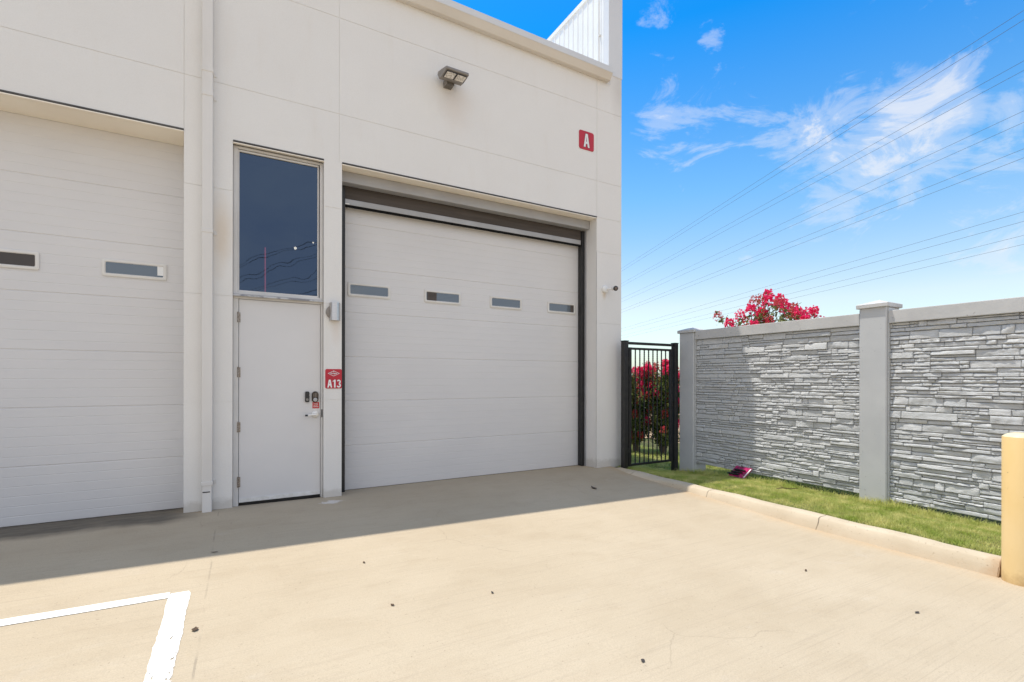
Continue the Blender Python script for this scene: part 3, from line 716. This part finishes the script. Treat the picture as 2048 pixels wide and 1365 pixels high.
# things glimpsed through the transom
tag(MB().tube([(.2725, 6.75, 2.50), (.272, 6.75, 3.172)], .0065, 8).build('light_tube', M['neon'], origin=(.272, 6.75, 2.5)), 'thin upright pink light tube glimpsed through the dark window above the entry door', 'light tube')
for (x, z, zt, lb) in ((.822, 3.765, 6.4, 'small bright bulb on a long cord behind the dark window, larger of two'), (1.0 - .03, 3.61, 6.4, 'tiny bright bulb behind the dark window, nearest the right edge of the pane')):
    yb = 9.0 if x < .9 else 7.9
    L = thing('hanging_lamp', (x, yb, z), lb, 'lamp', 'bulbs seen through the dark window')
    rr = .024 if x < .9 else .012
    MB().lathe([(.004, rr), (rr * .7, rr * .7), (rr, 0), (rr * .7, -rr * .7), (.003, -rr)], (x, yb, z), 14).build('bulb', M['lamp'], L, smooth=60)
    MB().tube([(x, yb, z + rr), (x, yb, zt)], .003, 6).build('cord', M['alu'], L)

# ------------------------------------------------------------------ things on the wall
def sign(name, loc, label, cx, cz, w, hgt, rad):
    t = thing(name, loc, label, 'sign')
    d = MB(); plate(d, cx, cz, w, hgt, rad, YF - .008, YF - .0015); d.build('panel', M['red'], t, bevel=.001)
    return t
s1 = sign('building_sign', (5.073, YF, 5.38), 'red rounded sign with a white letter A high on the wall', 5.073, 5.545, .312, .312, .035)
def letterA(parent, cx, cz, w, hh, mat, y0, grow=0.):
    g_ = grow; t = .30 * w
    L = MB()
    zt, zb = cz + hh / 2 + g_, cz - hh / 2 - g_; tw_ = .36 * w + 2 * g_; bw = w + 2 * g_
    def xo(z): return (bw / 2) + (tw_ / 2 - bw / 2) * (z - zb) / (zt - zb)
    zc0, zc1 = cz - hh * .25 - g_, cz - hh * .08 + g_; zap = cz + hh * .30 - g_
    def xi(z): return max(0, xo(z) - t - 2 * g_ * .9)
    q = lambda z, f: f(z)
    def quad(a, b, c_, d_):
        L.add(*_plate([a, b, c_, d_], y0, y0 + .0012))
    quad((cx - xo(zb), zb), (cx - xi(zb), zb), (cx - xi(zc0), zc0), (cx - xo(zc0), zc0))
    quad((cx + xi(zb), zb), (cx + xo(zb), zb), (cx + xo(zc0), zc0), (cx + xi(zc0), zc0))
    quad((cx - xo(zc0), zc0), (cx + xo(zc0), zc0), (cx + xo(zc1), zc1), (cx - xo(zc1), zc1))
    quad((cx - xo(zc1), zc1), (cx - xi(zc1), zc1), (cx - .004 * w, zap), (cx - xo(zap), zap))
    quad((cx + xi(zc1), zc1), (cx + xo(zc1), zc1), (cx + xo(zap), zap), (cx + .004 * w, zap))
    quad((cx - xo(zap), zap), (cx + xo(zap), zap), (cx + xo(zt), zt), (cx - xo(zt), zt))
    return L.build('lettering', mat, parent)
letterA(s1, 5.073, 5.545, .125, .225, M['signwhite'], YF - .0105)
letterA(s1, 5.073, 5.545, .125, .225, M['letterdark'], YF - .0094, .006)
s2 = sign('unit_sign', (1.036, YF, 1.41), 'red rounded unit sign reading A13 beside the entry door', 1.036, 1.534, .200, .246, .018)
letterA(s2, .9885, 1.473, .058, .100, M['signwhite'], YF - .0105)
d = MB(); d.add(*_plate([(1.040, 1.4225), (1.059, 1.4225), (1.059, 1.5235), (1.044, 1.5235), (1.040, 1.5155)], YF - .0105, YF - .0093)); d.add(*_plate([(1.0245, 1.4965), (1.0395, 1.5025), (1.0395, 1.5155), (1.0245, 1.5085)], YF - .0105, YF - .0093)); d.build('lettering', M['signwhite'], s2)
def arc(cx, cz, rx, rz, a0, a1, n=14): return [(cx + rx * math.cos(R(a0 + (a1 - a0) * k / n)), cz + rz * math.sin(R(a0 + (a1 - a0) * k / n))) for k in range(n + 1)]
d = MB(); T3 = 1.0975; outer = arc(T3, 1.4965, .0245, .0270, 160, -62) + arc(T3, 1.4510, .0265, .0285, 62, -165)
inner = arc(T3, 1.4965, .0085, .0110, 160, -90, 14) + arc(T3, 1.4500, .0095, .0115, 90, -165, 14)
no = len(outer); vs = [(x, YF - .0105, z) for x, z in outer] + [(x, YF - .0105, z) for x, z in inner]
d.add(vs, [(i, i + 1, no + i + 1, no + i) for i in range(no - 1)]); d.build('lettering', M['signwhite'], s2)
# diamond emblem with script
d = MB()
def diamond(w, hh, cx, cz): return [(cx - w, cz), (cx, cz - hh), (cx + w, cz), (cx, cz + hh)]
a, b = diamond(.072, .036, 1.036, 1.602), diamond(.062, .030, 1.036, 1.602)
vs = [(x, YF - .0100, z) for x, z in a + b]; d.add(vs, [(i, (i + 1) % 4, 4 + (i + 1) % 4, 4 + i) for i in range(4)])
d.add([(1.036 + .006 * math.cos(k * 1.0472), YF - .0100, 1.623 + .006 * math.sin(k * 1.0472)) for k in range(6)], [tuple(range(6))]); d.build('emblem', M['signwhite'], s2)
text_mesh('Garages', .03, M['signwhite'], 'lettering', s2, 1.036, 1.602, YF - .0104, .0006, weight=.0006, shear=.3, target_w=.082, target_h=.024)

# half-round steel sconce
SC = thing('wall_sconce', (1.045, YF, 2.38), 'brushed steel half round sconce on the narrow pier beside the entry door', 'wall lamp')
d = MB(); d.lathe([(.085, 0), (.085, -.03), (.07, -.035)], (1.025, YF - .0005, 2.378), 26, 'y'); d.build('back_plate', M['bronze'], SC, smooth=40)
hp = [(1.045 + .062 * math.cos(a), YF - .035 - .070 * abs(math.sin(a)) if 0 else YF - .035 + .070 * math.sin(a)) for a in np.linspace(-math.pi, 0, 20)]
d = MB(); d.prism([(.983, YF - .003), ] + hp + [(1.107, YF - .003)], 'z', 2.270, 2.494); d.build('lamp_shade', M['steel'], SC, smooth=35)
# LED flood
FL = thing('wall_flood_light', (2.60, YF, 5.72), 'bronze flood light with two LED panels high on the wall above the right garage door', 'wall light')
d = MB(); d.prism([(6.055, 5.715), (6.062, 5.700), (6.235, 5.690), (6.335, 5.705), (6.40, 5.80), (6.38, 5.835), (6.25, 5.80), (6.06, 5.74)], 'x', 2.405, 2.735)
fh = d.build('head', M['bronze'], FL, bevel=.005)
for x0, x1 in ((2.432, 2.558), (2.582, 2.708)):
    d = MB(); d.box(x0 - .008, x1 + .008, 6.075, 6.225, 5.684, 5.691); bz = d.build('lens_bezel', M['camblack'], FL)
    d = MB(); d.box(x0, x1, 6.083, 6.215, 5.6805, 5.6835); d.build('led_panel', M['led'], FL)
d = MB(); d.box(2.51, 2.63, 6.33, YF - .001, 5.722, 5.76)
for k in range(7): d.box(2.513 + k * .0175, 2.521 + k * .0175, 6.315, YF - .001, 5.672, 5.7225)
d.box(2.515, 2.625, 6.36, YF - .001, 5.68, 5.7215); d.build('bracket', M['bronze'], FL)
# bullet security camera
SCm = thing('security_camera', (5.47, YF, 3.08), 'white bullet security camera with a black face near the building corner', 'security camera')
d = MB(); d.lathe([(.062, -.0005), (.062, -.03), (.052, -.042), (.03, -.046)], (5.47, YF, 3.08), 26, 'y'); d.build('mount', M['white'], SCm, smooth=35)
d = MB(); d.tube([(5.50, YF - .045, 3.085), (5.515, YF - .075, 3.082), (5.545, YF - .095, 3.083)], .014, 10); d.build('arm', M['white'], SCm, smooth=50)
ax = Vector((-.28, -.92, -.16)).normalized()
c0 = Vector((5.575, YF - .10, 3.090))
d = MB(); d.tube([c0 + ax * t for t in (-.02, 0, .085, .10)], [.028, .034, .034, .034], 20); d.build('camera_body', M['white'], SCm, smooth=40)
d = MB(); d.tube([c0 + ax * t for t in (.1005, .118, .122)], [.042, .042, .036], 20); d.build('camera_face', M['camblack'], SCm, smooth=40)
d = MB(); d.tube([c0 + ax * t for t in (.1225, .1245)], [.021, .021], 18); d.build('lens', M['lens'], SCm, smooth=40)
d = MB(); d.tube([c0 + ax * t for t in (.125, .127)], [.009, .008], 12); d.build('lens_glass', M['black'], SCm, smooth=40)

# ------------------------------------------------------------------ precast stone wall
WX = 7.05; PX = 7.125; ZC0, ZC1 = 2.24, 2.40
PW = thing('stone_wall', (WX, 3.1, -.06), 'grey precast ledgestone wall with square capped posts beside the lawn strip', 'wall')
def panel(y0, y1, z0, z1):
    V = []; Fs = []; T = []; nv = 0; z = z0
    while z < z1 - .001:
        hrow = random.choice((.034, .044, .052, .06, .07, .082, .095)) * random.uniform(.85, 1.15)
        if z1 - z - hrow < .03: hrow = z1 - z
        y = y0 - random.uniform(0, .2)
        while y < y1:
            ln = random.choice((.10, .15, .20, .26, .34, .46)) * random.uniform(.8, 1.2)
            a, b = max(y, y0), min(y + ln, y1)
            if b - a > .004:
                splits = [(z, z + hrow)]
                if hrow > .055 and random.random() < .42:
                    q = z + hrow * random.uniform(.35, .65); splits = [(z, q), (q, z + hrow)]
                for (c, e) in splits:
                    ny = max(3, int((b - a) / .016)); nz = max(3, int((e - c) / .011)); gp = .0024
                    dep = random.choice((.008, .010, .012, .014, .017, .022)) + random.uniform(0, .003)
                    ty = random.uniform(-.009, .009); tz = random.uniform(-.0065, -.0025)
                    us = np.linspace(0, 1, ny + 1); ws = np.linspace(0, 1, nz + 1)
                    U, Wd = np.meshgrid(us, ws)
                    YY = a + gp + (b - a - 2 * gp) * U; ZZ = c + gp + (e - c - 2 * gp) * Wd
                    ph = rng.uniform(0, 6.28, 6); am = random.choice((.0004, .0008, .0015, .0028, .004))
                    nzv = am * (np.sin(U * rng.uniform(3, 9) + ph[0] + 2.5 * Wd * rng.uniform(-1, 1)) + .8 * np.sin(Wd * rng.uniform(3, 8) + ph[1] + U * rng.uniform(-5, 5)) + .6 * np.sin(U * rng.uniform(12, 26) + ph[2] + Wd * 3)) + rng.normal(0, .0006, U.shape)
                    D = dep + ty * (U - .5) * (b - a) / .25 + tz * (Wd - .5) * (e - c) / .05 + nzv
                    # ragged upper and lower edges
                    ed_ = rng.uniform(0, .006, ny + 1); ed2 = rng.uniform(0, .005, ny + 1)
                    ZZ[0] += ed_ * .6; ZZ[-1] -= ed2 * .6
                    for _ in range(random.choice((0, 1, 1, 2, 3))):       # cleft facets
                        al = random.uniform(0, 6.28); q_ = (U - .5) * (b - a) / .12 * math.cos(al) + (Wd - .5) * 1.6 * math.sin(al)
                        D = D - np.maximum(0, q_ - random.uniform(-.1, .7)) * random.uniform(.004, .013)
                    D = np.clip(D, .0005, .05)
                    X = PX - D
                    i0 = nv; front = np.stack([X.ravel(), YY.ravel(), ZZ.ravel()], 1); V.append(front); m_ = (ny + 1) * (nz + 1)
                    idx = np.arange(m_).reshape(nz + 1, ny + 1) + i0
                    Fs.append(np.stack([idx[:-1, :-1].ravel(), idx[1:, :-1].ravel(), idx[1:, 1:].ravel(), idx[:-1, 1:].ravel()], 1))
                    ring = np.concatenate([idx[0, :], idx[1:, -1], idx[-1, -2::-1], idx[-2:0:-1, 0]])
                    rv = front[ring - i0].copy(); rv[:, 0] = PX + .018; V.append(rv)
                    k = len(ring); r0 = nv + m_; j = np.arange(k); j2 = (j + 1) % k
                    Fs.append(np.stack([ring[j], ring[j2], r0 + j2, r0 + j], 1))
                    tone = random.random(); T.append(np.full(m_ + k, tone)); nv += m_ + k
            y += ln
        z += hrow
    bk = MB().box(PX + .014, PX + .09, y0, y1, z0 + .002, z1)
    bv = np.array(bk.v); V.append(bv); T.append(np.full(8, .3)); Fs.append(np.array(bk.f) + nv)
    o = npmesh('stone_panel', np.concatenate(V), np.concatenate(Fs), M['stone'], PW)
    at = o.data.attributes.new('tone', 'FLOAT', 'POINT'); at.data.foreach_set('value', np.concatenate(T).astype(np.float32))
    cp = MB(); cp.box(PX - .052, PX + .115, y0, y1, ZC0, ZC1); cpo = cp.build('coping', M['coping'], PW, bevel=.008, seg=2)
    return o
panel(3.262, 5.885, .03, ZC0 - .001); panel(.05, 2.935, .015, ZC0 - .001)
def post(y0, y1, zb, zt):
    d = MB(); d.prism([(WX, y0 + .012), (WX + .012, y0), (WX + .16, y0), (WX + .16, y1), (WX + .012, y1), (WX, y1 - .012)], 'z', zb, zt)
    d.box(WX + .03, WX + .2, y0 - .012, y0 - .0005, zb, zt - .01); d.box(WX + .03, WX + .2, y1 + .0005, y1 + .012, zb, zt - .01)
    p = d.build('post', M['post'], PW, bevel=.003)
    o_ = .028; ym = (y0 + y1) / 2; x0, x1 = WX - o_, WX + .33 + o_; a, b = y0 - o_, y1 + o_
    c = MB(); zt2 = zt + .052; c.add([(x0, a, zt), (x1, a, zt), (x1, b, zt), (x0, b, zt), (x0, a, zt2), (x1, a, zt2), (x1, b, zt2), (x0, b, zt2), ((x0 + x1) / 2, ym, zt + .115)],
        [(3, 2, 1, 0), (0, 1, 5, 4), (1, 2, 6, 5), (2, 3, 7, 6), (3, 0, 4, 7), (4, 5, 8), (5, 6, 8), (6, 7, 8), (7, 4, 8)])
    c.build('post_cap', M['coping'], p, bevel=.006)
    d = MB(); d.box(WX + .161, WX + .33, y0 + .001, y1 - .001, zb, zt - .001); d.build('post_core', M['post'], p)
post(5.895, 6.215, -.4, 2.372); post(2.945, 3.252, -.4, 2.452); post(-.27, .04, -.4, 2.48)

# ------------------------------------------------------------------ gate
GY = 6.275
GT = thing('metal_gate', (6.38, GY, -.08), 'black metal gate with thin upright bars between building and stone wall', 'gate')
def sq(x0, x1, y, hw, z0, z1, name, bevel=.004, parent=GT):
    return MB().box(x0, x1, y - hw, y + hw, z0, z1).build(name, M['black'], parent, bevel=bevel)
sq(5.730, 5.822, GY, .046, -.08, 2.185, 'gate_post'); sq(6.955, 7.045, GY, .046, -.4, 2.19, 'gate_post')
for x0, x1, z in ((5.723, 5.829, 2.185), (6.948, 7.049, 2.19)): MB().box(x0, x1, GY - .053, GY + .053, z, z + .013).build('post_cap', M['black'], GT, bevel=.003)
sq(5.823, 6.954, GY, .022, 2.135, 2.180, 'top_rail')
lf = MB(); lf.box(5.862, 5.915, GY - .025, GY + .025, .02, 2.085); lf.box(6.868, 6.920, GY - .025, GY + .025, .02, 2.085); lf.box(5.9155, 6.8675, GY - .019, GY + .019, 2.045, 2.084); lf.box(5.9155, 6.8675, GY - .019, GY + .019, .022, .060)
lf.build('gate_frame', M['black'], GT, bevel=.003)
for k in range(8):
    x = 5.9155 + (k + 1) * .952 / 9; b_ = MB(); vs = []; fs = []; nz = 120
    for i in range(nz + 1):
        z = .058 + (2.046 - .058) * i / nz; a = z * 45
        for q in range(4):
            vs.append((x + .0135 * math.cos(a + q * math.pi / 2), GY + .0135 * math.sin(a + q * math.pi / 2), z))
    for i in range(nz):
        for q in range(4): fs.append((i * 4 + q, i * 4 + (q + 1) % 4, i * 4 + 4 + (q + 1) % 4, i * 4 + 4 + q))
    b_.add(vs, fs).build('bar', M['black'], GT)
for z in (.30, 1.80):
    d = MB(); d.lathe([(.014, -.04), (.014, .04)], (5.842, GY - .028, z), 12); d.box(5.8225, 5.8615, GY - .024, GY - .016, z - .03, z + .03); d.build('hinge', M['black'], GT, smooth=40)
d = MB(); d.box(6.9205, 6.9545, GY - .02, GY + .02, 1.02, 1.12); d.build('latch', M['black'], GT)

# ------------------------------------------------------------------ bollard
bx, by, br_ = 5.535, 1.375, .112; bz = float(lot(bx, by)) - .01
BO = thing('bollard', (bx, by, bz), 'yellow pipe bollard with a domed top at the end of the kerb', 'bollard')
MB().lathe([(br_, 0), (br_, 1.19), (br_ - .002, 1.194)], (bx, by, bz), 48).build('pipe', M['bollard'], BO, smooth=40)
MB().lathe([(br_ - .001, 1.1945), (br_ - .012, 1.203), (br_ * .7, 1.218), (br_ * .4, 1.226), (.004, 1.229)], (bx, by, bz), 40).build('dome_cap', M['bollardtop'], BO, smooth=60)

# ------------------------------------------------------------------ crape myrtles
def myrtle(base, hgt, spread, nstem, seed, label, nleaf, nbloom, crown0=.35, topmix=.7, name='crape_myrtle'):
    rs = np.random.default_rng(seed); rd = random.Random(seed)
    bx, by, bz = base
    T = thing(name, base, label, 'flowering tree', 'crape myrtles behind the wall and gate')
    tr = MB(); tips = []; segs = []
    for k in range(nstem):
        a = 2 * math.pi * k / nstem + rd.uniform(-.4, .4); sp_ = spread * rd.uniform(.45, 1.)
        pts = []; hh = hgt * rd.uniform(.72, 1.)
        for i in range(7):
            t = i / 6
            pts.append(Vector((bx + math.cos(a) * (.05 + sp_ * t ** 1.4) + rd.uniform(-.02, .02), by + math.sin(a) * (.05 + sp_ * t ** 1.4) + rd.uniform(-.02, .02), bz + hh * .93 * t)))
        tr.tube(pts, [.022 * (1 - .8 * i / 6) + .003 for i in range(7)], 6)
        tips.append((pts[-1], 1.)); segs.append((pts[-2], pts[-1])); segs.append((pts[-3], pts[-2]))
        for i in range(1, 6):
            for q in range(3):
                d = Vector((rd.uniform(-1, 1), rd.uniform(-1, 1), rd.uniform(.2, 1.1))).normalized(); ln = hgt * rd.uniform(.10, .22)
                e = pts[i] + d * ln; segs.append((pts[i], e)); tr.tube([pts[i], (pts[i] + e) / 2 + Vector((0, 0, .01)), e], [.007, .005, .003], 5)
                tips.append((e, i / 6))
    tr.build('trunk', M['bark'], T, smooth=60)
    P = np.array([t[0] for t in tips]); lev = np.array([t[1] for t in tips])
    keep = (P[:, 2] - bz) > crown0 * hgt * .75; P = P[keep]; lev = lev[keep]
    # leaves: folded pairs of small quads in sprays round the twig ends
    SA = np.array([tuple(q[0]) for q in segs]); SB = np.array([tuple(q[1]) for q in segs])
    kk = (SB[:, 2] - bz) > crown0 * hgt * .7; SA, SB = SA[kk], SB[kk]
    n = nleaf; j_ = rs.integers(0, len(SA), n); tt = rs.uniform(0, 1.02, (n, 1))
    c = SA[j_] * (1 - tt) + SB[j_] * tt + rs.normal(0, 1, (n, 3)) * np.array([.052, .052, .055])
    def quads(c, size, asp):
        n = len(c); u = rs.normal(0, 1, (n, 3)); u /= np.linalg.norm(u, axis=1)[:, None]
        w = rs.normal(0, 1, (n, 3)); w -= (w * u).sum(1)[:, None] * u; w /= np.linalg.norm(w, axis=1)[:, None]
        s = size * rs.uniform(.6, 1.3, (n, 1)); u = u * s; w = w * s * asp
        V = np.stack([c - u, c - u * .1 + w, c + u, c - u * .1 - w], 1).reshape(-1, 3); i = np.arange(n) * 4
        return V, np.stack([i, i + 1, i + 2, i + 3], 1)
    npmesh('crown', *quads(c, .036, .5), M['leaf'], T)
    # bloom panicles: cones of crinkled petals at the twig ends, more towards the top
    order = np.argsort(-((P[:, 2] - bz) / hgt + rs.uniform(0, topmix, len(lev)))); B1 = []; B2 = []
    for k, j in enumerate(order[:nbloom]):
        m_ = rs.integers(80, 150); ax_ = rs.uniform(0, 1, m_); rad = .085 * (1 - .5 * ax_) * (hgt / 2.6) ** .5 + .015
        q = rs.normal(0, 1, (m_, 3)); q[:, 2] *= .5; q /= np.linalg.norm(q, axis=1)[:, None]
        pts = P[j] + q * rad[:, None] * rs.uniform(.6, 1., (m_, 1)) + np.array([0, 0, 1]) * (ax_[:, None] * .15 - .02)
        (B2 if rs.random() < .30 else B1).append(pts)
    if B1: npmesh('blossoms', *quads(np.concatenate(B1), .023, .9), M['bloom'], T)
    if B2: npmesh('spent_blossoms', *quads(np.concatenate(B2), .017, .9), M['bloom2'], T)
    return T
myrtle((8.40, 8.75, float(lawn(8.4, 8.75))), 2.28, .50, 10, 11, 'crimson crape myrtle seen through the gate bars, left clump', 12500, 74, .06, 1.2)
myrtle((8.75, 8.20, float(lawn(8.75, 8.2))), 2.30, .46, 10, 12, 'crimson crape myrtle seen through the gate bars, right clump nearest the latch post', 12500, 74, .06, 1.2)
myrtle((8.60, 5.42, float(lawn(8.6, 5.42))), 3.52, .56, 11, 13, 'tall crimson crape myrtle topping the stone wall near the shaded panel', 9000, 105, .45, .35)

# ------------------------------------------------------------------ power lines
wd = Vector((math.sin(YAW) + (900 - 1024) / F * math.cos(YAW), math.cos(YAW) - (900 - 1024) / F * math.sin(YAW), 0)).normalized()
side = Vector((wd.y, -wd.x, 0))
names = {0: 'topmost thin black power cable crossing the sky', 1: 'second power cable from the top, just under the topmost', 2: 'upper cable of the second pair from the top', 3: 'lower cable of the second pair from the top',
         4: 'upper cable of the third pair crossing the sky', 5: 'lower cable of the third pair crossing the sky', 6: 'upper cable of the fourth pair from the top', 7: 'lower cable of the fourth pair from the top',
         8: 'upper cable of the fifth pair, above the flowering tree', 9: 'lower cable of the fifth pair, above the flowering tree', 10: 'second lowest power cable, just above the lowest', 11: 'lowest power cable, nearest the top of the stone wall'}
for i, py in enumerate((21, 40, 122, 141, 222, 245, 298, 316, 424, 443, 471, 489)):
    off = 26 + (i // 2 % 3) * 3.5
    ray = fwd + r2 * ((2048 - 1024) / F) + u2 * ((HY - py) / F)
    t = off / ray.dot(side); p = Vector((0, 0, CAMH)) + ray * t; along = p.dot(wd)
    pts = [p + wd * (s - along) for s in (-140, -45, -25, 20, 60, 120, 200, 320, 480, 700)]
    o = MB().tube(pts, [.034, .026] + [.0095 if i < 6 else .008] * 8, 6).build('power_line', M['wire'], origin=tuple(p), smooth=60)
    tag(o, names[i], 'power line', 'power lines crossing the sky')

# ------------------------------------------------------------------ litter
PK = thing('discarded_package', (6.88, 4.93, float(lawn(6.88, 4.93)) + .03), 'pink and black blister package leaning on the foot of the stone wall', 'package')
A_, B_ = Vector((6.90, 5.08, -.02)), Vector((6.86, 4.77, -.02)); up_ = Vector((.115, -.04, .12))
nrm = (B_ - A_).cross(up_).normalized()
if nrm.x > 0: nrm = -nrm
d = MB(); q = [A_, B_, B_ + up_ * 1.25, A_ + up_ * 1.25]; d.add([p - nrm * .004 for p in q] + [p for p in q], [(0, 1, 2, 3), (7, 6, 5, 4), (0, 4, 5, 1), (1, 5, 6, 2), (2, 6, 7, 3), (3, 7, 4, 0)]); d.build('card', M['pink'], PK)
for k in range(3):
    s = .2 + .27 * k; a = A_ + up_ * s + (B_ - A_) * (-.10 + .10 * k) + nrm * .012; b = A_ + up_ * (s + .06) + (B_ - A_) * (.62 + .08 * k) + nrm * .014
    d = MB(); d.tube([a, a.lerp(b, .1), a.lerp(b, .6), b], [.008, .016, .017, .010], 10); d.build('blister', M['camblack'], PK, smooth=50)
d = MB(); e = (B_ - A_) * .9 + A_; d.add([e + up_ * .1 + nrm * .002, e + up_ * 1.15 + nrm * .002, e + up_ * 1.15 + (B_ - A_) * .07 + nrm * .002, e + up_ * .1 + (B_ - A_) * .07 + nrm * .002], [(0, 1, 2, 3)]); d.build('card_strip', M['signwhite'], PK)
def leaf(x, y, s, label, mt='deadleaf', asp=.45, seed=1):
    rd = random.Random(seed); a0 = rd.uniform(0, 6.28); z = float(lot(x, y)) if x < 5.57 else float(lawn(x, y)) + .03
    vs = []; fs = []; n = 8
    for i in range(n + 1):
        t = i / n; w = s * asp * math.sin(math.pi * (t ** .8)) + .0008
        lift = .004 + s * .28 * (2 * t - 1) ** 2 * rd.uniform(.6, 1.2)
        for q, ww in ((-1, w), (0, 0), (1, w)):
            u, vv = (t - .5) * 2 * s, q * ww * rd.uniform(.75, 1.1)
            vs.append((x + u * math.cos(a0) - vv * math.sin(a0), y + u * math.sin(a0) + vv * math.cos(a0), z + lift + (.30 * ww if q else 0)))
    for i in range(n):
        for k in range(2): fs.append((i * 3 + k, i * 3 + k + 1, i * 3 + k + 4, i * 3 + k + 3))
    tag(MB().add(vs, fs).build('dry_leaf', M[mt], origin=(x, y, z), smooth=60), label, 'leaf', 'dry leaves on the concrete')
leaf(4.36, 5.36, .075, 'dark leaf lying in the shade before the right garage door', 'darkleaf', .35, 3)
leaf(-.236, 3.50, .024, 'crumpled brown leaf beside the upright stroke of the white bay line', 'deadleaf', .8, 4)
leaf(1.97, 1.99, .016, 'small dark crumpled leaf nearest the camera on the sunlit concrete', 'darkleaf', .7, 5)
leaf(.90, 4.09, .016, 'tiny brown leaf just outside the shadow edge, below the entry door', 'deadleaf', .6, 6)
leaf(.915, 3.29, .018, 'small brown leaf in mid concrete, right of the white bay line', 'deadleaf', .6, 7)
leaf(1.62, 3.16, .016, 'tiny dark leaf alone in the middle of the sunlit concrete', 'darkleaf', .6, 8)
leaf(4.10, 1.53, .020, 'dark leaf on the concrete in front of the yellow bollard', 'darkleaf', .5, 9)
leaf(4.18, 2.33, .022, 'brown leaf on the concrete between kerb and middle of the lot', 'deadleaf', .35, 10)
leaf(-.19, 4.83, .032, 'flat dark leaf on the shadow edge below the downspout', 'darkleaf', .3, 12)
tw_ = MB(); z = float(lawn(6.45, 3.83)) + .05
tw_.tube([(6.30, 3.90, z + .01), (6.38, 3.86, z + .02), (6.45, 3.80, z + .01), (6.56, 3.76, z + .015)], [.004, .006, .006, .003], 6); tw_.tube([(6.38, 3.86, z + .02), (6.42, 3.93, z + .04)], [.004, .002], 5)
tag(tw_.build('twig', M['twig'], origin=(6.45, 3.83, z), smooth=60), 'short brown twig lying on the sunlit grass strip', 'twig')
